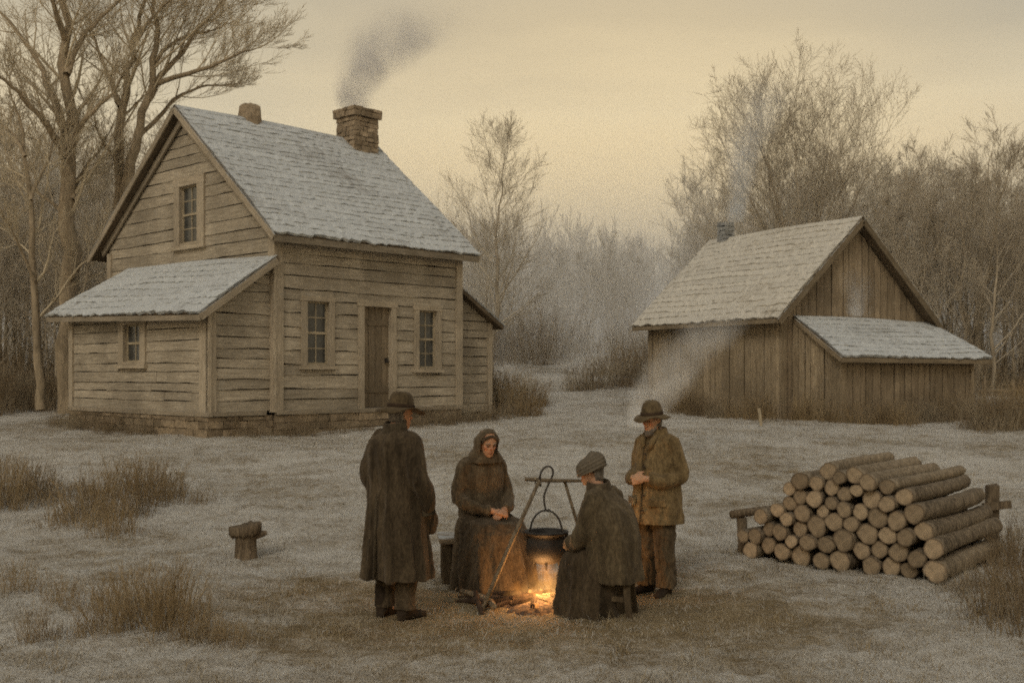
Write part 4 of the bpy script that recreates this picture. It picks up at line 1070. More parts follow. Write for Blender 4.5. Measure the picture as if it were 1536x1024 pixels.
hr.build('hair', M['hair'], P1, True)

# --- the hooded woman, seated facing the fire
p2 = Vector((-.285,10.16,z1(-.285,10.16))); s = 1.04
HM = head_frame(Vector((.02,.115,1.195)), -.10, -.26)
S = lambda *p: Vector(p)*s
mb = MB()
mb.rings([oring(S(0,y,z), rx*s, ry*s, 26, sq=2.3) for z, rx, ry, y in ((.42,.19,.15,-.04),(.55,.19,.14,-.05),(.70,.155,.115,-.03),(.85,.155,.115,.0),(1.0,.165,.11,.025),(1.08,.15,.09,.035),(1.13,.09,.07,.04),(1.17,.06,.058,.05))])
mb.tube([S(0,.04,1.10),S(0,.06,1.17), HM @ Vector((0,-.01,.05))],[.06,.056,.053],14); head_rings(mb, HM, 1.0)
for e in (-1,1):
    mb.tube([S(e*.09,.0,.50),S(e*.11,.22,.50),S(e*.11,.35,.47),S(e*.10,.36,.28),S(e*.09,.35,.08)],[.080,.070,.052,.048,.036],14)
    mb.tube([S(e*.09,.34,.05),S(e*.09,.42,.04),S(e*.09,.48,.03)],[.036,.038,.028],10)
A2 = [[(e*.155,.02,1.06),(e*.215,.0,.92),(e*.25,.03,.78),(e*.17,.18,.70),(e*.050,.295,.680)] for e in (-1,1)]
for P in A2: mb.tube(smooth_path([S(*p) for p in P],3), [.050-.020*k/12 for k in range(13)], 12)
hand(mb, frame(S(.050,.295,.680),(-.62,.62,-.08),(.25,.35,.9)), 1, (.55,.55,.6,.65), .98)
hand(mb, frame(S(-.050,.290,.664),(.78,.45,-.12),(-.1,.5,.85)), -1, (.6,.6,.65,.7), .98)
P2 = person('person in a brown hooded shawl and long dark skirt, seated facing us with folded hands', p2, math.radians(-57), mb, HM, 1.0, mat_skin('skin_warm', (.46,.25,.145), HM, 1.0))
mb = MB()
sk = [(-.01,.36,.36,.22,.06),(.06,.355,.36,.22,.06),(.22,.335,.345,.20,.05),(.38,.318,.335,.185,.035),(.50,.305,.325,.165,.02),(.585,.275,.285,.135,.010),(.62,.225,.215,.085,.005),(.68,.19,.155,.02,0),(.76,.172,.130,-.005,0)]
mb.rings([oring(S(0,y,z), rx*s, ry*s, 72, sq=2.35, fold=fo_, nf=11, ph=z*3) for z, rx, ry, y, fo_ in sk])
link('skirt', remesh(mb,.009,3,wrinkle(.013,6.5,.5)), M['dress'], P2)
mb = MB()
mb.rings([oring(S(0,y,z), rx*s, ry*s, 40, sq=2.2) for z, rx, ry, y in ((.60,.215,.175,-.01),(.72,.200,.155,-.012),(.86,.200,.150,.004),(.98,.205,.145,.020),(1.06,.186,.128,.030),(1.12,.14,.108,.038),(1.17,.098,.092,.05))])
for P in A2:
    Q = [S(P[0][0]*.75,.02,1.06)]+[S(*p) for p in P[:-1]]+[S(*(Vector(P[-1])*.82+Vector(P[-2])*.18))]
    n_ = 3*(len(Q)-1)+1; mb.tube(smooth_path(Q,3), [.090-.038*(k/(n_-1))**1.3 for k in range(n_)], 16)
link('shawl', remesh(mb,.008,3,wrinkle(.011,8,.6)), M['shawl'], P2)
# hood: rings round the face axis, wide and open at the face, draping to the shoulders
mb = MB(); R = []; Ri = []
for k in range(15):
    th = math.radians(62+k*(180-62)/14); rr = []; ri = []
    for q in range(40):
        a = 2*PI*q/40; up = math.sin(a); sd_ = math.cos(a)
        r_ = .128+ (.022*(-up) if up < 0 else .004)+.006*math.sin(3*a+k*.3)
        flare = max(0,-up)**2*.030
        d = Vector((sd_*math.sin(th)*(r_-.024+flare), math.cos(th)*(r_+.004), up*math.sin(th)*(r_+(.028 if up < 0 else .006))))
        c_ = Vector((0,-.010,.112)); rr.append(tuple(HM @ (c_+d))); ri.append(tuple(HM @ (c_+d*.90)))
    R.append(rr); Ri.append(ri)
mb.rings(Ri[::-1]+R, cap=True)
hd = link('hood', remesh(mb,.007,3,wrinkle(.006,14,.8)), M['shawl'], P2)
mb = MB(); mb.rings([oring((.0,.045*s,1.08*s),.20,.15,40),oring((.0,.055*s,1.135*s),.165,.135,40),oring((.01,.065*s,1.185*s),.125,.118,40),oring((.015,.08*s,1.215*s),.098,.092,40)]); link('scarf_drape', remesh(mb,.008,3,wrinkle(.010,12,.5)), M['shawl'], hd)
mb = MB(); T_ = lambda p: HM @ Vector(p)
M['hair_dark'] = mat_cloth('dark_hair', (.04,.03,.02), (.10,.075,.05))
for e in (-1,1): mb.tube([T_((0,.072,.205)),T_((e*.035,.072,.195)),T_((e*.062,.052,.165)),T_((e*.072,.04,.12))],[.012,.017,.016,.008],8)
mb.build('hair', M['hair_dark'], P2, True)

# --- the person on the stool, back to us, in a striped head wrap
p3 = Vector((.745,8.83,z1(.745,8.83))); s = .98
HM = head_frame(Vector((.0,.10,1.045)), .35, -.24)
S = lambda *p: Vector(p)*s
mb = MB()
mb.rings([oring(S(0,y,z), rx*s, ry*s, 26, sq=2.3) for z, rx, ry, y in ((.38,.18,.15,-.10),(.50,.18,.14,-.10),(.65,.155,.115,-.06),(.78,.16,.118,-.01),(.90,.172,.115,.02),(.97,.155,.095,.035),(1.02,.09,.07,.045),(1.06,.06,.058,.06))])
mb.tube([S(0,.045,1.0),S(0,.07,1.05), HM @ Vector((0,-.012,.05))],[.062,.057,.054],14); head_rings(mb, HM, .98)
for e in (-1,1):
    mb.tube([S(e*.09,-.05,.44),S(e*.11,.13,.44),S(e*.115,.24,.42),S(e*.11,.25,.25),S(e*.10,.25,.06)],[.080,.070,.052,.048,.036],14)
    mb.tube([S(e*.10,.24,.05),S(e*.10,.30,.04),S(e*.10,.35,.03)],[.036,.038,.028],10)
A3 = [[(e*.165,.01,.95),(e*.235,.03,.81),(e*.245,.07,.67),(e*.17,.20,.585),(e*.055,.275,.575)] for e in (-1,1)]
for P in A3: mb.tube(smooth_path([S(*p) for p in P],3), [.050-.020*k/12 for k in range(13)], 12)
hand(mb, frame(S(.055,.275,.575),(-.55,.75,-.1),(.3,.2,.9)), 1, (.4,.4,.45,.5), .97); hand(mb, frame(S(-.055,.275,.575),(.55,.75,-.1),(-.3,.2,.9)), -1, (.4,.4,.45,.5), .97)
P3 = person('person in a wound head wrap and long coat, sitting on the stool, back turned', p3, math.radians(146), mb, HM, .98, mat_skin('skin_tan', SKIN, HM, .98))
mb = MB()
cb = [(.295,.250,.215,-.100,.035),(.36,.250,.216,-.096,.028),(.46,.250,.212,-.082,.015),(.62,.262,.215,-.070,.006),(.74,.262,.212,-.048,0),(.85,.250,.200,-.022,0),(.93,.212,.168,.008,0),(.985,.155,.122,.036,0),(1.025,.110,.098,.046,0),(1.055,.085,.085,.055,0)]
mb.rings([oring(S(0,y,z), rx*s, ry*s, 64, sq=2.25, fold=fo_, nf=9, ph=z*3+1) for z, rx, ry, y, fo_ in cb])
for P in A3:
    Q = [S(P[0][0]*.75,.02,.945)]+[S(*p) for p in P[:-1]]+[S(*(Vector(P[-1])*.85+Vector(P[-2])*.15))]
    n_ = 3*(len(Q)-1)+1; mb.tube(smooth_path(Q,3), [.092-.036*(k/(n_-1))**1.3 for k in range(n_)], 16)
c = link('coat', remesh(mb,.0075,3,wrinkle(.013,7.5,.35)), M['coat_brown'], P3)
mb = MB(); mb.rings([oring((0,.045*s,1.00*s),.128,.108,36,tilt=(0,.2)),oring((0,.055*s,1.05*s),.106,.102,36,tilt=(.12,.15)),oring((0,.062*s,1.092*s),.090,.094,36,tilt=(.2,.10)),oring((0,.062*s,1.095*s),.078,.082,36,tilt=(.2,.10)),oring((0,.055*s,1.04*s),.078,.078,36,tilt=(0,.25))], cap=False); mb.build('collar', M['coat_dark'], c, True)
mb = MB()
sk = [(-.01,.295,.285,.135,.08),(.08,.29,.282,.132,.065),(.25,.28,.28,.115,.05),(.38,.27,.275,.10,.03),(.48,.258,.262,.08,.015),(.54,.235,.225,.05,.004),(.58,.19,.16,-.01,0)]
mb.rings([oring(S(0,y,z), rx*s, ry*s, 72, sq=2.3, fold=fo_, nf=10, ph=z*3+2) for z, rx, ry, y, fo_ in sk])
link('skirt', remesh(mb,.009,3,wrinkle(.014,6.5,.5)), M['coat_dark'], P3)
# wound cloth cap: a ridged band round the skull
tw = NT('striped_wrap'); ob = tw.coord('Object'); sh = tw.noise(ob, 60, 3, .7)
uvn = tw.coord('UV'); su = tw.n('ShaderNodeSeparateXYZ'); tw.lk(uvn, su.inputs[0])
wv = tw.math('SINE', tw.math('ADD', tw.math('MULTIPLY', su.outputs[1], 26.0), tw.math('MULTIPLY', tw.math('SINE', tw.math('MULTIPLY', su.outputs[0], 6.283)), 2.2)))
cc = tw.mix(tw.rng(wv, -.5, .7), (.118,.098,.072), (.142,.119,.089)); cc = tw.mul(cc, tw.rng(sh, .25, .75, .7, 1.2)); M['wrap'] = tw.princ(cc, .95, .05, tw.bump(wv, .5, .006))
mb = MB(); R = []
for k in range(13):
    v = k/12; z = .096+.146*v; r = .1035*math.sqrt(max(0,1-max(0,(v-.30)/.71)**2.4)); r = max(r, .006)
    R.append([tuple(HM @ (Vector((math.cos(a)*r*.97, -.010+math.sin(a)*r*1.24, z-.022*math.sin(a)+.003*math.sin(k*2+3*a)))*1.0)) for a in [2*PI*q/36 for q in range(36)]])
mb.rings(R); mb.build('head_wrap', M['wrap'], P3, True)
mb = MB(); R = []
for z, rx, ry in ((.005,.056,.070),(.05,.066,.082),(.09,.078,.094),(.12,.081,.098)):
    R.append([tuple(HM @ Vector((math.cos(a)*rx, -.012+math.sin(a)*ry, z))) for a in [PI+.25+(PI-.5)*q/14 for q in range(15)]]+[tuple(HM @ Vector((math.cos(a)*rx*.85, -.012+math.sin(a)*ry*.85, z))) for a in [2*PI-.25-(PI-.5)*q/14 for q in range(15)]])
mb.rings(R); mb.build('hair', M['hair'], P3, True)

# --- the man in the tan jacket, standing with hands together
p4 = at(985,890); s = .945; HM = head_frame(Vector((-.0,.045,1.49))*s, -.02, -.15)
S = lambda *p: Vector(p)*s
mb = MB(); A4 = [[(e*.165,-.01,1.395),(e*.222,-.03,1.24),(e*.262,-.035,1.10),(e*.19,.13,1.055),(e*.062,.245,1.085)] for e in (-1,1)]
standing_body(mb, s, HM, A4)
hand(mb, frame(S(.062,.245,1.085),(-.80,.42,.10),(.35,.75,.45)), 1, (.7,.7,.75,.8), .97); hand(mb, frame(S(-.062,.245,1.075),(.78,.42,-.12),(-.35,.8,.4)), -1, (.55,.6,.65,.7), .97)
P4 = person('person in a tan work jacket and round hat, standing beyond the stool with hands together', p4, math.radians(222), mb, HM, s, mat_skin('skin_weathered', (.50,.29,.175), HM, s))
mb = MB()
jk = [(.655,.262,.205,.0,.022),(.70,.262,.205,.0,.022),(.82,.252,.196,.0,.014),(.95,.240,.184,.0,.006),(1.08,.232,.172,-.002,.0),(1.20,.230,.168,-.010,0),(1.31,.220,.158,-.018,0),(1.385,.196,.138,-.020,0),(1.435,.150,.114,-.016,0),(1.475,.108,.094,-.008,0)]
mb.rings([oring(S(0,y,z), rx*s, ry*s, 64, sq=2.35, fold=fo_, nf=7, ph=z*2) for z, rx, ry, y, fo_ in jk])
for P in A4:
    Q = [S(P[0][0]*.8,-.012,1.39)]+[S(*p) for p in P[:-1]]+[S(*(Vector(P[-1])*.80+Vector(P[-2])*.20))]
    n_ = 3*(len(Q)-1)+1; mb.tube(smooth_path(Q,3), [(.090-.030*(k/(n_-1)))*s for k in range(n_)], 18)
    e = 1 if P[0][0] > 0 else -1; qa = Q[-1]; qb = Q[-2]; dd = (qa-qb).normalized()
    mb.tube([qa-dd*.055, qa-dd*.01, qa+dd*.004],[.066*s,.067*s,.060*s],16)
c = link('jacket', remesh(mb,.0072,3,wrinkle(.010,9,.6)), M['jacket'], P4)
mb = MB(); 
for k in range(1): mb.tube(smooth_path([S(.02,.165,1.36),S(.018,.178,1.20),S(.016,.186,1.0),S(.016,.205,.82),S(.016,.222,.665)],3),[.007]*13,6)
mb.build('front_seam', M['felt2'], c, True)
for z in (.78,.92,1.18,1.30):
    mb = MB(); lathe(mb, [(.001,-.004),(.013,-.003),(.013,.003),(.001,.005)],12); b_ = mb.build('button', M['button'], c); b_.location = S(-.018,.188 if z > 1.1 else .213-.06*(z-.78), z); b_.rotation_euler = (-PI/2,0,0)
for e in (-1,1):
    mb = MB(); mb.box((-.075,-.012,-.03),(.075,.012,.03), j=.003); f_ = mb.build('pocket_flap', M['jacket'], c); f_.location = S(e*.150,.170,.86); f_.rotation_euler = (0,0,-e*.55)
mb = MB(); mb.rings([oring(S(0,-.012,1.43),.135*s,.112*s,36,tilt=(0,-.12)),oring(S(0,-.006,1.475),.108*s,.098*s,36,tilt=(0,-.1)),oring(S(0,-.004,1.525),.092*s,.086*s,36,tilt=(0,-.15)),oring(S(0,-.004,1.53),.080*s,.074*s,36,tilt=(0,-.15)),oring(S(0,-.006,1.47),.080*s,.074*s,36)], cap=False)
for e in (-1,1): mb.tube([S(e*.070,.085,1.465),S(e*.058,.130,1.40),S(e*.030,.158,1.33)],[.022,.026,.012],8)
mb.build('collar', M['jacket'], c, True)
mb = MB()
for e in (-1,1): mb.tube(smooth_path([S(e*.085,.0,.86),S(e*.098,.010,.62),S(e*.102,.012,.42),S(e*.108,-.006,.24),S(e*.11,-.010,.075)],3),[.112*s,.112*s,.110*s,.108*s,.105*s,.102*s,.10*s,.098*s,.096*s,.095*s,.096*s,.099*s,.102*s],18)
mb.rings([oring(S(0,0,.80),.19*s,.13*s,32),oring(S(0,0,.98),.185*s,.13*s,32)])
link('trousers', remesh(mb,.008,3,wrinkle(.010,13,.6)), M['trouser_tan'], P4); boots(P4, s, [(-.112,0,.25),(.112,0,-.2)], M['boot'])
hat(P4, HM, .98, .130, .160, .020, M['felt2'], .05, .006, .006)
mb = MB(); R = []
for z, rx, yf, yb in ((-.030,.022,.086,.045),(-.012,.038,.095,.015),(.01,.051,.098,-.0),(.035,.060,.090,-.012),(.06,.069,.05,-.02),(.09,.074,.015,-.03)):
    R.append([tuple(HM @ (Vector((p[0],p[1],z))*s)) for p in oring((0,(yf+yb)/2,0), rx, (yf-yb)/2, 24)])
mb.rings(R); link('beard', remesh(mb,.006,2,wrinkle(.004,40,1)), M['hair'], P4)
mb = MB(); R = []
for z, rx, ry in ((.03,.058,.075),(.07,.0735,.088),(.11,.0795,.093),(.15,.080,.094)):
    R.append([tuple(HM @ (Vector((math.cos(a)*rx, -.012+math.sin(a)*ry, z))*s)) for a in [PI+PI*q/14 for q in range(15)]]+[tuple(HM @ (Vector((math.cos(a)*rx*.85, -.012+math.sin(a)*ry*.85, z))*s)) for a in [2*PI-PI*q/14 for q in range(15)]])
mb.rings(R); mb.build('hair', M['hair'], P4, True)
# ------------------------------------------------------------------ trees
class Tree:
    """limbs go to the trunk mesh, fine growth to the crown mesh"""
    def __init__(s, seed, twig=.005, wander=.16, up=.10, lv=4, dens=1.0, split=2):
        s.r = random.Random(seed); s.T = MB(); s.C = MB(); s.twig = twig; s.w = wander; s.up = up; s.lv = lv; s.dens = dens; s.split = split; s.env = None; s.thin = 1.0
    def branch(s, p, d, L, r, level, n=None):
        R = s.r; n = n or max(3, [9,7,5,4,3,3][level]); pts = [p.copy()]; d = d.normalized(); st = L/n; dirs = [d.copy()]
        for k in range(n):
            w_ = s.w*(1+.25*level)
            d = (d+Vector((R.uniform(-w_,w_),R.uniform(-w_,w_),R.uniform(-w_,w_)*.7+s.up*(1 if level else .4)))).normalized()
            q_ = pts[-1]+d*st
            if s.env and level >= 1 and k >= 1:
                c_, rx_, rz_ = s.env; e_ = ((q_.x-c_.x)/rx_)**2+((q_.y-c_.y)/rx_)**2+((q_.z-c_.z)/rz_)**2
                if e_ > R.uniform(.72,1.12): break
            pts.append(q_); dirs.append(d.copy())
        n = len(pts)-1
        end = max(s.twig, r*(.40 if level == 0 else .22)); rad = [max(s.twig, r+(end-r)*(k/n)**.85) for k in range(n+1)]
        s.put(pts, rad, level); s.kids(pts, dirs, rad, L, level)
    def put(s, pts, rad, level):
        (s.T if level < s.split else s.C).tube(pts, rad, [12,7,5,3,3,3][level], cap=False, jit=.05 if level < 2 else 0)
    def kids(s, pts, dirs, rad, L, level, lo=None, count=None):
        if level >= s.lv: return
        R = s.r; n = len(pts)-1
        c = count or int([9,8,8,7,5,4][level]*s.dens+R.random()); lo = [.30,.22,.15,.12,.1,.1][level] if lo is None else lo
        for k in range(c):
            f = lo+(1-lo)*(k+R.random())/c; f = min(f,.995); i = min(int(f*n), n-1); q = f*n-i
            p = pts[i].lerp(pts[i+1], q); d = dirs[i+1]; rr = rad[i]+(rad[i+1]-rad[i])*q
            ax = d.orthogonal().normalized(); ax.rotate(Matrix.Rotation(R.uniform(0,2*PI),3,d))
            ang = R.uniform(.40,.95) if level else R.uniform(.45,.9)
            nd = d.copy(); nd.rotate(Matrix.Rotation(ang,3,ax))
            if nd.z < -.25: nd.z *= -.3
            l_ = L*R.uniform(.34,.58)*(1.18-.55*f)*(1.0 if level else 1.05)
            s.branch(p, nd, l_, max(s.twig, rr*R.uniform(.34,.55)*s.thin), level+1)
        # leader carries on as fine growth
        if level >= 1:
            s.branch(pts[-1], dirs[-1], L*.35, rad[-1], min(level+1, s.lv))
    def limb(s, P, r0, r1, level, count=None, lo=None):
        """a limb drawn through given points, then clothed with finer branches"""
        pts = smooth_path(P, 3); n = len(pts)-1; jitter = r0*.35
        pts = [pts[0]]+[p+Vector((s.r.uniform(-1,1),s.r.uniform(-1,1),s.r.uniform(-.5,.5)))*jitter for p in pts[1:]]
        rad = [r0+(r1-r0)*(k/n)**.8 for k in range(n+1)]; L = sum((pts[k+1]-pts[k]).length for k in range(n))
        dirs = [(pts[min(k+1,n)]-pts[max(k-1,0)]).normalized() for k in range(n+1)]
        s.put(pts, rad, level); return pts, dirs, rad, L
    def meshes(s, name): return s.T.mesh(name+'_trunk', True), s.C.mesh(name+'_crown', True)
    def faces(s): return len(s.T.f)+len(s.C.f)

M['bark_near'] = mat_bark('near_bark', (.22,.175,.118), (.38,.305,.21))  # bark and twig colours from here on are paled to paint in haze
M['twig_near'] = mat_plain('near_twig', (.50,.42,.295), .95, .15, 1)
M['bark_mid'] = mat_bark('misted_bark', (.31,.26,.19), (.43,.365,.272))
M['twig_mid'] = mat_plain('hazed_twig', (.46,.40,.31), .95, .15, 1)
M['bark_far'] = mat_bark('hazed_far_bark', (.36,.315,.245), (.46,.41,.325))
M['twig_far'] = mat_plain('hazed_far_twig', (.46,.405,.315), .95, .12, 1)
M['bark_pale'] = mat_bark('hazed_pale_bark', (.36,.31,.24), (.46,.40,.31))
M['twig_pale'] = mat_plain('hazed_pale_twig', (.50,.44,.35), .95, .12, 1)

def plant_tree(name, label, loc, tm, cm, bm_, tw_, group=None, rz=0, sc=1.0):
    o = thing(name, label, 'tree', loc, rz, group); o.scale = (sc,)*3
    link('trunk', tm, bm_, o); link('crown', cm, tw_, o); return o

# the two old trees behind the house's side addition: their main limbs as the photograph shows them
def wp(px, py, Y, base): return Vector(((px-768)/1650*Y-base.x, Y-base.y, 1.9+(560-py)/1650*Y-base.z))
b1 = on(106, 27.0)
t1 = Tree(11, .0038, .11, .10, 4, 1.15); t1.thin = .85
def limbset(T, base, Y, specs, yj):
    for (P, r0, r1, cnt, lo, dy) in specs:
        n = len(P); pts = [wp(px, py, Y+dy*(k/(n-1)), base) for k, (px,py) in enumerate(P)]
        lv = 0 if r0 > .2 else 1
        r0 *= .80; r1 *= .7; p_, d_, r_, L_ = T.limb(pts, r0, r1, lv)
        T.kids(p_, d_, r_, min(L_, 5.0), 1, lo, cnt)
limbset(t1, b1, 27.0, [
 ([(106,622),(104,520),(108,410),(105,310),(101,215),(98,100),(95,0),(90,-90)], .40, .08, 22, .38, .3),
 ([(98,232),(85,210),(66,180),(36,148),(8,122),(-20,95)], .15, .03, 9, .25, -2.2),
 ([(100,200),(91,181),(76,139),(57,91),(24,45),(-4,14)], .17, .04, 10, .3, 1.5),
 ([(105,222),(120,190),(142,165),(170,138),(190,100)], .12, .03, 9, .25, -1.2),
 ([(108,300),(118,270),(132,245),(150,222),(168,190)], .10, .02, 8, .25, 1.8),
 ([(100,112),(110,85),(122,56),(148,32),(178,0),(205,-30)], .12, .03, 10, .25, 1.2),
 ([(103,330),(86,312),(62,292),(32,268),(10,236)], .09, .02, 8, .3, 1.2),
 ([(97,60),(84,20),(76,-30),(60,-80)], .10, .03, 8, .2, -1.5),
 ([(106,420),(122,398),(138,380),(150,352)], .06, .015, 6, .3, -1.0)], 1)
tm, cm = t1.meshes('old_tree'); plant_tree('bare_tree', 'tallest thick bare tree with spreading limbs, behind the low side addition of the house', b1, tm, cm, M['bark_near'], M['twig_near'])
b2 = on(186, 28.6); t2 = Tree(12, .0038, .11, .09, 4, 1.15); t2.thin = .85
limbset(t2, b2, 28.6, [
 ([(186,600),(183,470),(181,360),(181,242),(182,181),(190,121),(200,73),(212,24),(226,-30)], .27, .05, 16, .45, .2),
 ([(187,330),(194,260),(206,206),(221,151),(230,91),(233,48),(228,0),(224,-40)], .21, .04, 13, .4, -.5),
 ([(222,150),(242,115),(272,79),(303,36),(330,8),(352,-20)], .12, .025, 12, .2, 1.0),
 ([(226,132),(262,116),(315,100),(355,82),(388,72)], .11, .02, 13, .25, -1.5),
 ([(181,160),(168,125),(157,103),(142,60),(128,20)], .11, .025, 10, .2, 1.2),
 ([(232,95),(252,70),(285,52),(318,46),(345,34)], .08, .02, 10, .2, 1.8),
 ([(208,205),(236,178),(262,150),(300,130),(332,128),(352,126)], .09, .018, 11, .3, 2.0),
 ([(205,60),(226,30),(250,5),(280,-25)], .08, .02, 8, .2, -1.4),
 ([(181,262),(170,235),(150,205),(140,170)], .07, .018, 7, .3, -1.0)], 1)
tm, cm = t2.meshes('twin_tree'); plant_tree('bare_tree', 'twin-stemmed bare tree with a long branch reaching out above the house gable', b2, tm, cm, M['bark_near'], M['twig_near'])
b3 = on(58, 25.5); t3 = Tree(13, .005, .2, .1, 4, .9)
limbset(t3, b3, 25.5, [
 ([(62,615),(60,545),(52,424),(43,303),(36,224),(24,160)], .17, .03, 12, .3, .4),
 ([(46,300),(58,268),(72,240),(80,205),(84,170)], .07, .015, 8, .25, 1.0),
 ([(52,420),(34,380),(20,350),(2,318)], .06, .015, 7, .3, -1.0),
 ([(38,235),(22,205),(6,190),(-14,170)], .06, .015, 7, .2, .8)], 1)
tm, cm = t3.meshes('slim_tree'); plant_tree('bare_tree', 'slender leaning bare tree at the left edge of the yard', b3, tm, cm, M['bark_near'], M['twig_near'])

def auto_tree(seed, H, r, lv=4, dens=1.0, twig=.006, stems=1, splay=.25, up=.12, clear=.28, nk=11, env=None, kl=.50):
    t_ = Tree(seed, twig, .15, up, lv, dens); R = t_.r; t_.env = env
    for k in range(stems):
        a = 2*PI*k/stems+R.random(); sp_ = splay*(R.uniform(.45,1.25)) if stems > 1 else .04
        top = Vector((math.cos(a)*sp_*H, math.sin(a)*sp_*H*.9, H*R.uniform(.68,.86))); P = []
        for q in range(7):
            f = q/6; g = f**1.6 if stems > 1 else f
            P.append(Vector((top.x*g+R.uniform(-.012,.012)*H*(f>0), top.y*g+R.uniform(-.012,.012)*H*(f>0), -.15+(top.z+.15)*f)))
        p_, d_, r_, L_ = t_.limb(P, r*(1 if stems == 1 else R.uniform(.6,.85)), r*.06, 0 if r > .12 else 1)
        t_.kids(p_, d_, r_, H*(.62 if stems == 1 else kl), 1, clear if stems == 1 else .34, int(nk*(1 if stems == 1 else .75)))
    return t_
# the tree standing in the gap right of the house
tmid = auto_tree(21, 9.2, .11, 4, 1.4, .0030, 1, up=.07, clear=.20, nk=26, env=(V(0,0,5.0),2.35,3.9)); tm, cm = tmid.meshes('gap_tree')
M['bark_hero'] = mat_bark('misted_grey_bark', (.33,.28,.21), (.44,.38,.295)); M['twig_hero'] = mat_plain('misted_grey_twig', (.49,.43,.335), .95, .12, 1)  # mist paleness painted into both colours
plant_tree('bare_tree', 'misted fine-twigged bare tree standing just beyond the right end of the house', on(737,35,-.1), tm, cm, M['bark_hero'], M['twig_hero'])
# the great many-stemmed tree beyond the shed
tbig = auto_tree(22, 10.6, .13, 4, 1.3, .0034, 9, .23, .06, nk=17, env=(V(0,0,6.4),4.4,5.0), kl=.72); tm, cm = tbig.meshes('vase_tree')
plant_tree('bare_tree', 'great many-stemmed bare tree spreading like a fan behind the shed roof', on(1208,36,-.1), tm, cm, M['bark_hero'], M['twig_hero'])
tr_ = auto_tree(23, 8.9, .15, 4, 1.35, .0038, 3, .17, .08, nk=19, env=(V(0,0,5.0),2.6,4.2)); tm, cm = tr_.meshes('fork_tree')
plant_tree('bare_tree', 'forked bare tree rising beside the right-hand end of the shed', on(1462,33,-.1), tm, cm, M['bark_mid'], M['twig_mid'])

# woods: a few grown forms, copied one by one
forms = []
for k, (H, r, st_, nk, lv) in enumerate(((9,.13,1,14,4),(8,.10,1,13,4),(10,.16,2,12,4),(7,.09,1,12,4),(8.5,.12,3,10,4))):
    T_ = auto_tree(40+k, H, r*.8, lv, 1.15, .0042, st_, .16, .08, clear=.14, nk=nk+4, env=(V(0,0,H*.5),H*.27,H*.47)); forms.append((T_.meshes('wood_tree'), H))
def wood(label, group, spots, bm_, tw_):
    protos = {}
    for (x, y, f, sc) in spots:
        (tm, cm), H = forms[f]; rz = rng.uniform(0, 6.28)
        if f not in protos:
            o = plant_tree('wood_tree', label, (x,y,z1(x,y)-.1), tm.copy(), cm.copy(), bm_, tw_, group, rz, sc); protos[f] = o
        else:
            o = copy_tree(protos[f]); o.location = (x,y,z1(x,y)-.1); o.rotation_euler = (0,0,rz); o.scale = (sc,sc,sc*rng.uniform(.92,1.1))
R_ = random.Random(5)
def spots(n, pxr, yr, hr, mind=1.1):
    out_ = []; tries = 0
    while len(out_) < n and tries < 4000:
        tries += 1; y = R_.uniform(*yr); x = (R_.uniform(*pxr)-768)/1650*y; f = R_.randrange(5); h = R_.uniform(*hr)
        if any((x-a)**2+(y-b)**2 < mind**2 for a, b, _, _ in out_): continue
        out_.append((x, y, f, h/forms[f][1]))
    return out_
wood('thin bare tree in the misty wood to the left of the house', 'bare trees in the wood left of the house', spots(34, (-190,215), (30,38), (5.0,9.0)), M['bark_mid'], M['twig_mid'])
wood('pale haze-tinted bare tree deeper in the wood left of the house', 'pale bare trees deeper in the left wood', spots(26, (-190,290), (41,58), (8.5,12)), M['bark_far'], M['twig_far'])
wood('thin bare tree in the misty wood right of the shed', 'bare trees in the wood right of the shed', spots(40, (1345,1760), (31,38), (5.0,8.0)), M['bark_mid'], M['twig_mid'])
wood('pale haze-tinted bare tree in the wood behind the shed', 'pale bare trees behind the shed', spots(62, (1030,1760), (41,60), (6.5,10.0)), M['bark_far'], M['twig_far'])
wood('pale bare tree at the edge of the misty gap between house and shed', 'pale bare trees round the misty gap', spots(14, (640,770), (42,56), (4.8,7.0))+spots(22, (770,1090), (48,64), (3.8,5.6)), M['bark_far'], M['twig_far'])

# far wood on the rise, one hazed mass
def far_wood(name, n, seed, yr, xr, hr, bm_, label):
    q = np.random.default_rng(seed); Tp = []
    for k in range(3):
        T_ = auto_tree(70+k+seed, 8, .11, 3, .95, .016, 1+(k == 2), .14, .18, clear=.12, nk=15)
        v = np.array(T_.T.v+T_.C.v, np.float32); nT = len(T_.T.v)
        f = [tuple(a) for a in T_.T.f]+[tuple(i+nT for i in a) for a in T_.C.f]
        Tp.append((v, np.array(f, np.int32)))
    VV, FF = [], []; o = 0
    for k in range(n):
        v, f = Tp[q.integers(0,3)]; y = q.uniform(*yr); x = q.uniform(*xr)*y/1650; h = q.uniform(*hr)/8; a = q.uniform(0,6.28)
        c_, s_ = math.cos(a), math.sin(a); w_ = v.copy(); w_[:,0] = (v[:,0]*c_-v[:,1]*s_)*h+x; w_[:,1] = (v[:,0]*s_+v[:,1]*c_)*h+y; w_[:,2] = v[:,2]*h+z1(x,y)-.15
        VV.append(w_); FF.append(f+o); o += len(v)
    tag(link(name, np_mesh(name, np.concatenate(VV), np.concatenate(FF)), bm_), label, 'wood', kind='stuff')
far_wood('far_wood', 420, 5, (60,95), (-860,860), (5.6,7.0), M['twig_pale'], 'hazy pale wood covering the far rise behind the clearing')

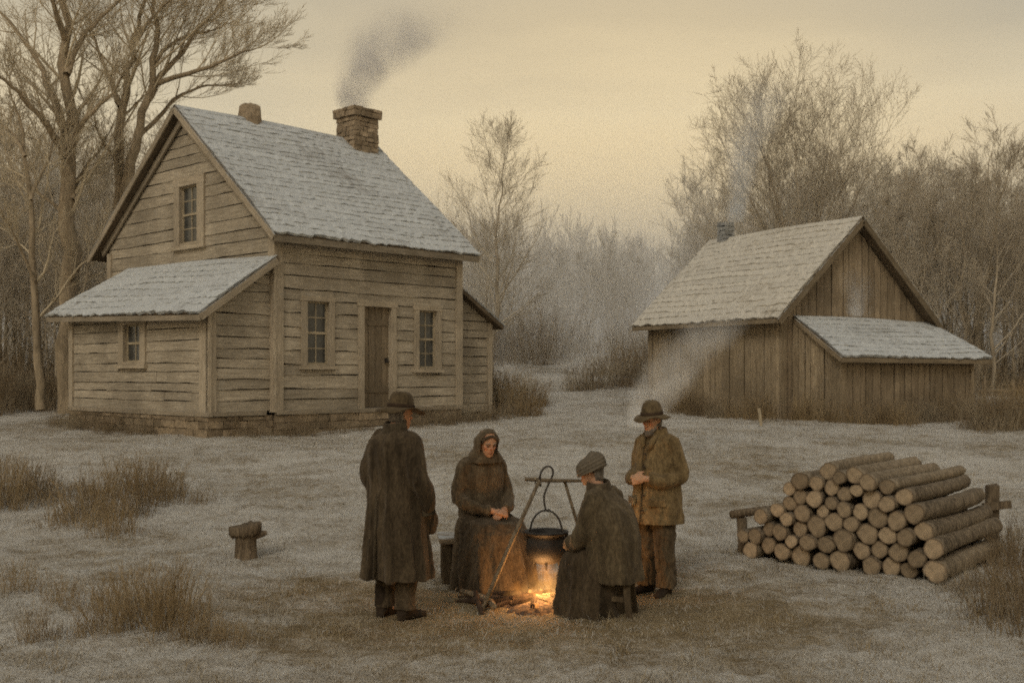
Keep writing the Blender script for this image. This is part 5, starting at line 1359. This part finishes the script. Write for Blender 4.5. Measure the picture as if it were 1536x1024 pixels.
# ------------------------------------------------------------------ grass, weeds and brush
def blades(name, n, seed, xr, yr, h, w_, mat, label, dens=None, ybias=1.6):
    q = np.random.default_rng(seed); m = n*3
    y = yr[0]+(yr[1]-yr[0])*q.random(m)**ybias; x = q.uniform(xr[0], xr[1], m)*y
    keep = np.ones(m, bool)
    if dens is not None: keep = q.random(m) < dens(x, y)
    for (ox, oy, ang, a0, a1, b0, b1) in ((-4.53,21,HA,-1.4,6.3,0.02,6.6),(6.12,25,SA,0,4.85,0,5),(6.12,25,SA,.3,4.65,-1.5,0.1)):
        c_, s_ = math.cos(ang), math.sin(ang); dx, dy = x-ox, y-oy; a = dx*c_+dy*s_; b = -dx*s_+dy*c_
        keep &= ~((a > a0) & (a < a1) & (b > b0) & (b < b1))
    keep &= ((x-FIRE.x)**2+(y-FIRE.y)**2) > .45**2
    x, y = x[keep][:n], y[keep][:n]; n = len(x); z = Z(x, y)
    hh = h*q.lognormal(0,.45,n); a = q.uniform(0,6.28,n); lean = q.normal(0,.95,(n,2))*hh[:,None]; ww = w_*q.uniform(.6,1.4,n)
    dx, dy = np.cos(a)*ww, np.sin(a)*ww
    b0 = np.stack([x-dx,y-dy,z-.006],1); b1_ = np.stack([x+dx,y+dy,z-.006],1)
    m0 = np.stack([x-dx*.7+lean[:,0]*.35,y-dy*.7+lean[:,1]*.35,z+hh*.6],1); m1 = np.stack([x+dx*.7+lean[:,0]*.35,y+dy*.7+lean[:,1]*.35,z+hh*.6],1)
    tp = np.stack([x+lean[:,0],y+lean[:,1],z+hh],1)
    v = np.stack([b0,b1_,m1,m0,tp],1).reshape(-1,3); i = np.arange(n)[:,None]*5
    f = np.concatenate([np.concatenate([i,i+1,i+2],1),np.concatenate([i,i+2,i+3],1),np.concatenate([i+3,i+2,i+4],1)])
    o = link(name, np_mesh(name, v, f), mat); return tag(o, label, 'grass', kind='stuff')
def mat_blade(name, a, b, c_):
    t = NT(name); p = t.pos(); n1 = t.noise(p, 1.3, 4, .6); n2 = t.noise(p, 40, 2, .6)
    c = t.mix(t.rng(n2, .3, .7), a, b); c = t.mix(t.rng(n1, .42, .62, 0, .75), c, c_)
    return t.princ(c, .95, .05)
M['grass'] = mat_blade('dry_grass', (.17,.125,.065), (.33,.255,.145), (.42,.40,.35))
M['rime'] = mat_blade('rimed_grass', (.36,.335,.29), (.47,.455,.42), (.28,.22,.13))
def patch(x, y): return np.clip(.30+.75*np.sin(x*1.1+.6*np.sin(y*.9))*np.sin(y*1.3+.7*np.sin(x*.7+1)), .06, 1)
blades('dry_grass', 45000, 1, (-.62,.62), (6.2,24), .019, .0022, M['grass'], 'short dry tan grass showing through the frost', patch)
blades('rimed_grass', 90000, 2, (-.62,.62), (6.2,26), .017, .0022, M['rime'], 'short frost-whitened grass over the yard', lambda x, y: 1.05-patch(x,y)*.8)

def clumps(x, y):
    a = np.sin(x*5.1+1.7*np.sin(y*2.3+x))*np.sin(y*4.3+1.5*np.sin(x*2.9))+.5*np.sin(x*11+y*7)*np.sin(y*13-x*5)
    return np.clip((a-.35)*1.6, 0, 1)*(.35+.65*(np.sin(x*.7+1)*np.sin(y*.6)>-.2))
blades('grass_tufts', 60000, 7, (-.62,.62), (6.2,23), .055, .0021, M['grass'], 'small tufts of dry grass scattered over the frosty yard', clumps, 1.4)
def weed_form(seed, n, h, spread, twig=.0035, twiggy=True):
    R = random.Random(seed); mb = MB()
    for k in range(n):
        a = R.uniform(0,6.28); r = spread*math.sqrt(R.random()); p = Vector((math.cos(a)*r, math.sin(a)*r, -.03)); H = h*(R.random()**1.1*.75+.25)*(1-.3*r/spread)
        d = Vector((math.cos(a)*.25*R.random()+R.uniform(-.18,.18), math.sin(a)*.25*R.random()+R.uniform(-.18,.18), 1)).normalized(); pts = [p]; q = p.copy()
        for j in range(4):
            d = (d+Vector((R.uniform(-.2,.2),R.uniform(-.2,.2),-.02*j))).normalized(); q = q+d*H/4; pts.append(q.copy())
        mb.tube(pts, [twig*1.15,twig,twig*.9,twig*.7,twig*.45], 3, cap=False)
        if twiggy:
            for j in range(R.randrange(2,6)):
                f = R.uniform(.35,.95)*4; i = min(int(f),3); s_ = pts[i].lerp(pts[i+1], f-i); dd = (d+Vector((R.uniform(-.9,.9),R.uniform(-.9,.9),R.uniform(.0,.6)))).normalized(); l_ = H*R.uniform(.12,.3)
                mb.tube([s_, s_+dd*l_*.5, s_+dd*l_+Vector((0,0,l_*.15))],[twig*.7,twig*.55,twig*.35],3,cap=False)
    # matted leaves at the foot
    for k in range(int(n*1.0)):
        a = R.uniform(0,6.28); r = spread*1.5*math.sqrt(R.random()); p = Vector((math.cos(a)*r, math.sin(a)*r, -.01)); H = h*R.uniform(.06,.30)
        e = p+Vector((R.uniform(-.6,.6)*H, R.uniform(-.6,.6)*H, H)); c = p.lerp(e,.55)+Vector((0,0,H*.12)); w_ = R.uniform(.0022,.005); t_ = Vector((math.cos(a*3)*w_, math.sin(a*3)*w_, 0))
        i = len(mb.v); mb.v += [tuple(p-t_),tuple(p+t_),tuple(c+t_*.8),tuple(c-t_*.8),tuple(e)]; mb.face((i,i+1,i+2,i+3)); mb.face((i+3,i+2,i+4))
    return mb
M['weed'] = mat_blade('dry_weed', (.15,.105,.055), (.30,.22,.12), (.34,.265,.165))
M['weed_dark'] = mat_blade('dark_weed', (.11,.08,.047), (.22,.165,.10), (.30,.245,.17))
M['brush'] = mat_blade('rimed_brush', (.14,.105,.066), (.26,.20,.13), (.33,.28,.20))
wf = [weed_form(100+k, 52, .95, .42, .0036) for k in range(3)]+[weed_form(110+k, 130, 1.32, .62, .0040) for k in range(3)]
wmesh = [m_.mesh('weeds', False) for m_ in wf]
def weeds(name, label, cat, group, lst, mats, big):
    protos = {}
    for (p, sc) in lst:
        k = rng.randrange(3)+(3 if big else 0); mt = rng.choice(mats); key = (k, mt.name)
        if key not in protos:
            me = wmesh[k].copy(); o = link(name, me, mt); protos[key] = o
        else: o = protos[key].copy(); COL.objects.link(o)
        tag(o, label, cat, group); o.location = p; o.rotation_euler = (0,0,rng.uniform(0,6.28)); o.scale = (sc*rng.uniform(.85,1.15),sc*rng.uniform(.85,1.15),sc)
def cl(L, j=6, k=1): return [(at(px+rng.uniform(-j,j), py+rng.uniform(-j*.5,j*.5)), sc) for (px,py,sc) in L for _ in range(k)]
def loc(o, L, a, b):
    out_ = []
    mw = Matrix.Translation(o.location) @ Matrix.Rotation(o.rotation_euler.z, 4, 'Z')
    for (x0,y0,x1,y1,n) in L:
        for k in range(n):
            f = (k+rng.random())/n; p = mw @ Vector((x0+(x1-x0)*f+rng.uniform(-.12,.12), y0+(y1-y0)*f+rng.uniform(-.12,.12), 0)); out_.append((Vector((p.x,p.y,z1(p.x,p.y)-.02)), rng.uniform(a,b)))
    return out_
HL = [(-1.75,1.9,-1.75,5.6,9),(-1.3,-.2,-.3,-.25,2),(0,-.35,1.9,-.35,5),(3.1,-.35,6.3,-.1,8),(-2.1,2.5,-2.1,5,3)]
SLn = [(-.3,.1,-.3,4.9,12),(0,-.4,.25,-1.4,6),(.3,-1.85,4.7,-1.85,14),(-.6,0,-.6,2.5,5),(.6,-2.3,4.4,-2.3,5)]
WM = [M['weed'], M['weed'], M['weed_dark']]
weeds('weed_clump', 'tall tangled brown weeds at the left edge of the yard', 'weeds', 'weeds at the left edge of the yard', cl([(20,762,.85),(48,745,.8),(-25,765,1.0),(70,748,.6),(8,735,.8)],8,2), WM, False)  # each one a loose clump of separate weed stalks, not a bush
weeds('weed_clump', 'thin upright dry weeds in the frost left of the stump', 'weeds', 'upright weeds left of the stump', cl([(120,788,.85),(150,778,.9),(175,742,.8),(178,802,.6),(232,752,.85),(210,735,.7),(256,745,.6),(140,760,.6),(305,752,.3),(200,770,.55)],8,2), WM, False)
weeds('weed_clump', 'low ochre weed tussock in the nearest frosty grass', 'weeds', 'ochre tussocks in the nearest grass', cl([(205,935,.62),(235,928,.68),(268,945,.6),(150,950,.4),(30,885,.4),(305,962,.35),(95,905,.35),(180,920,.45),(340,965,.3),(60,960,.35)],8,2), [M['weed']], False)
weeds('weed_clump', 'dark weeds beside the post at the right of the woodpile', 'weeds', 'dark weeds right of the woodpile', cl([(1500,850,.55),(1525,835,.6),(1515,925,.65),(1535,945,.8),(1470,880,.4),(1545,900,.8),(1430,890,.3)],8,2), [M['weed_dark']], False)
weeds('weed_clump', 'brown frosted weeds along the stone footing of the house', 'weeds', 'weeds along the house footing', loc(house, HL, .24, .50), [M['weed_dark'],M['brush']], True)
weeds('weed_clump', 'dry weeds along the foot of the plank shed', 'weeds', 'weeds along the shed foot', loc(shed, SLn, .3, .72), [M['weed_dark'],M['weed'],M['brush']], True)
weeds('twiggy_clump', 'dark twiggy brush at the foot of the wood, left of the house', 'brush', 'brush left of the house', cl([(8,612,1.0),(36,606,1.0),(62,612,.9),(88,606,.95),(-25,618,1.1),(20,590,1.1),(-60,610,1.1)],8,2), [M['weed_dark'],M['brush']], True)  # loose clumps of brush stems, not single bushes
weeds('shrub', 'dry twiggy shrub growing against the right end of the house', 'shrub', 'shrubs at the right end of the house', cl([(712,622,.95),(738,622,1.1),(762,618,1.05),(785,608,.85),(726,608,1.0),(700,628,.7),(800,622,.5)],8,2), [M['brush'],M['weed']], True)
weeds('shrub', 'rimed brown shrub in the clearing between house and shed', 'shrub', 'shrubs in the clearing', cl([(862,588,.7),(885,582,.9),(908,584,.95),(930,580,.9),(952,578,1.1),(972,584,1.1),(990,588,1.0),(925,565,1.2),(960,560,1.2)],8,1), [M['brush']], True)
weeds('twiggy_clump', 'tall dry weeds in the frosty field right of the shed', 'weeds', 'tall weeds right of the shed', cl([(1472,640,.75),(1490,642,.85),(1512,640,.7),(1530,636,.9),(1550,640,.9),(1580,640,1)],7,2), [M['brush'],M['weed']], True)
weeds('twiggy_clump', 'rimed brush along the edge of the right-hand wood', 'brush', 'brush along the right-hand wood', [(on(px+rng.uniform(-20,20), rng.uniform(29.5,34)), rng.uniform(1.0,1.7)) for px in range(1440,1780,22)], [M['brush']], True)
weeds('twiggy_clump', 'rimed brush along the edge of the left-hand wood', 'brush', 'brush along the left-hand wood', [(on(px+rng.uniform(-20,20), rng.uniform(29,33)), rng.uniform(1.0,1.8)) for px in range(-180,170,22)], [M['brush']], True)
weeds('twiggy_clump', 'pale brush under the trees beyond the misty gap', 'brush', 'pale brush beyond the gap', [(on(px+rng.uniform(-15,15), rng.uniform(41,52)), rng.uniform(1.2,2.2)) for px in list(range(640,850,16))+list(range(940,1080,16))], [M['twig_mid'] if False else M['brush']], True)

# ------------------------------------------------------------------ smoke
def smoke(name, label, base, H, path, dens, col, absorb, nscale, seed, stretch=(1,1,.7), top_fade=.45, lo=.28, hi=.70):
    """a rising plume: path = [(height fraction, x, y, radius)] in metres about the base"""
    t = NT(name); ob = t.coord('Object'); sp_ = t.n('ShaderNodeSeparateXYZ')
    wob = t.n('ShaderNodeTexNoise'); wob.inputs['Scale'].default_value = nscale*.45; wob.inputs['Detail'].default_value = 2
    t.lk(t.mapping(ob, (1,1,1), (seed,0,0)), wob.inputs['Vector'])
    wv = t.n('ShaderNodeVectorMath', operation='SUBTRACT'); t.lk(wob.outputs['Color'], wv.inputs[0]); wv.inputs[1].default_value = (.5,.5,.5)
    ws = t.n('ShaderNodeVectorMath', operation='SCALE'); t.lk(wv.outputs[0], ws.inputs[0]); ws.inputs['Scale'].default_value = .55/nscale*1.6
    ad = t.n('ShaderNodeVectorMath', operation='ADD'); t.lk(ob, ad.inputs[0]); t.lk(ws.outputs[0], ad.inputs[1]); t.lk(ad.outputs[0], sp_.inputs[0])
    h = t.math('DIVIDE', sp_.outputs[2], H, clamp=True)
    ext = max(max(abs(p[1])+p[3], abs(p[2])+p[3]) for p in path)
    def curve(vals):
        fc = t.n('ShaderNodeFloatCurve'); c = fc.mapping.curves[0]
        while len(c.points) > 2: c.points.remove(c.points[1])
        pts = [(p[0], .5+v/(2*ext)) for p, v in zip(path, vals)]
        c.points[0].location = pts[0]; c.points[-1].location = pts[-1]
        for q in pts[1:-1]: c.points.new(*q)
        fc.mapping.update(); t.lk(h, fc.inputs['Value'])
        return t.math('MULTIPLY', t.math('SUBTRACT', fc.outputs[0], .5), 2*ext)
    dx = t.math('SUBTRACT', sp_.outputs[0], curve([p[1] for p in path])); dy = t.math('SUBTRACT', sp_.outputs[1], curve([p[2] for p in path])); r = curve([p[3] for p in path])
    d = t.math('SQRT', t.math('ADD', t.math('MULTIPLY', dx, dx), t.math('MULTIPLY', dy, dy)))
    fall = t.rng(t.math('DIVIDE', d, r), .15, 1.0, 1, 0)
    nz = t.noise(t.mapping(ob, stretch, (seed,seed,0)), nscale, 5, .62, .5)
    fade = t.math('MULTIPLY', t.rng(h, 1-top_fade, 1.0, 1, 0), t.rng(h, 0, .008, 0, 1))
    # mass spreads as the plume widens
    spread = t.math('POWER', t.math('DIVIDE', path[0][3], r), 1.15)
    fade = t.math('MULTIPLY', fade, t.rng(h, 0, .22, 2.4, 1))
    D = t.math('MULTIPLY', t.math('MULTIPLY', t.math('MULTIPLY', fall, t.rng(nz, lo, hi)), fade), t.math('MULTIPLY', spread, dens))
    vp = t.n('ShaderNodeVolumePrincipled'); vp.inputs['Color'].default_value = (*col,1); vp.inputs['Absorption Color'].default_value = (*absorb,1); vp.inputs['Anisotropy'].default_value = .2
    t.lk(D, vp.inputs['Density']); t.lk(vp.outputs[0], t.out.inputs['Volume'])
    mb = MB(); R = []; xs = smooth_path([(p[1],p[2],p[0]*H) for p in path],3); rs = []
    fr_ = [p[0] for p in path]
    for p in xs:
        z_ = p.z/H; k = max(i for i in range(len(fr_)) if fr_[i] <= z_+1e-6); k = min(k, len(fr_)-2); q = (z_-fr_[k])/(fr_[k+1]-fr_[k]); rr = (path[k][3]+(path[k+1][3]-path[k][3])*q)*1.12+.04
        R.append([(p.x+math.cos(2*PI*i/16)*rr, p.y+math.sin(2*PI*i/16)*rr, p.z) for i in range(16)])
    mb.rings(R); o = mb.build(name, t.m, None, True); o.location = base; return tag(o, label, 'smoke', kind='stuff')
def W(px, py, Y): return Vector(((px-768)/1650*Y, Y, 1.9+(560-py)/1650*Y))
c1 = W(533,178,26.7); k1 = 26.7/1650
smoke('smoke', 'dark grey smoke curling up from the large house chimney', c1, 190*k1, [(0,0,0,.32),(.12,.03,0,.46),(.28,.16,.1,.74),(.46,.50,.2,1.10),(.64,.95,.3,1.5),(.82,1.5,.4,1.8),(1,2.1,.5,1.9)], 9.0, (.46,.455,.475), (.35,.34,.36), 1.5, 3.0)
c2 = W(1104,332,29.6); k2 = 29.6/1650
smoke('smoke', 'thin bluish smoke rising from the shed chimney', c2, 240*k2, [(0,0,0,.24),(.15,.06,0,.38),(.35,.22,.1,.6),(.55,.42,.2,.85),(.75,.75,.3,1.15),(1,1.1,.4,1.4)], 6.0, (.62,.66,.70), (.5,.5,.5), 1.2, 8.0, top_fade=.55)
c3 = W(1000,640,17.5); k3 = 17.5/1650
smoke('smoke', 'pale drifting smoke before the left end of the shed', c3, 190*k3, [(0,-.35,0,.26),(.2,-.15,.2,.42),(.4,.15,.4,.60),(.6,.5,.6,.72),(.8,.85,.8,.72),(1,1.1,1,.6)], 6.5, (.88,.85,.80), (.6,.6,.6), 1.5, 13.0, top_fade=.5)
c4 = W(1290,474,24.7); k4 = 24.7/1650
smoke('smoke', 'small pale wisp rising before the shed gable', c4, 80*k4, [(0,0,0,.30),(.35,-.02,0,.46),(.7,-.1,0,.5),(1,-.15,0,.42)], 2.0, (.74,.74,.73), (.6,.6,.6), 2.4, 21.0, top_fade=.7)

# ------------------------------------------------------------------ mist lying in the woods
t = NT('mist'); p = t.pos(); sp_ = t.n('ShaderNodeSeparateXYZ'); t.lk(p, sp_.inputs[0])
hgt = t.math('SUBTRACT', sp_.outputs[2], 2.0)
dn = t.math('MULTIPLY', t.math('EXPONENT', t.math('DIVIDE', hgt, -4.1)), .17)
edge = t.rng(sp_.outputs[1], 38.0, 43.0)
vs = t.n('ShaderNodeVolumeScatter'); vs.inputs['Color'].default_value = (1.0,.95,.86,1); vs.inputs['Anisotropy'].default_value = 0
t.lk(t.math('MULTIPLY', dn, edge), vs.inputs['Density']); t.lk(vs.outputs[0], t.out.inputs['Volume'])
mb = MB(); mb.box((-85,38,-1),(85,120,24)); tag(mb.build('mist', t.m), 'pale morning mist lying in the woods', 'mist', kind='stuff')
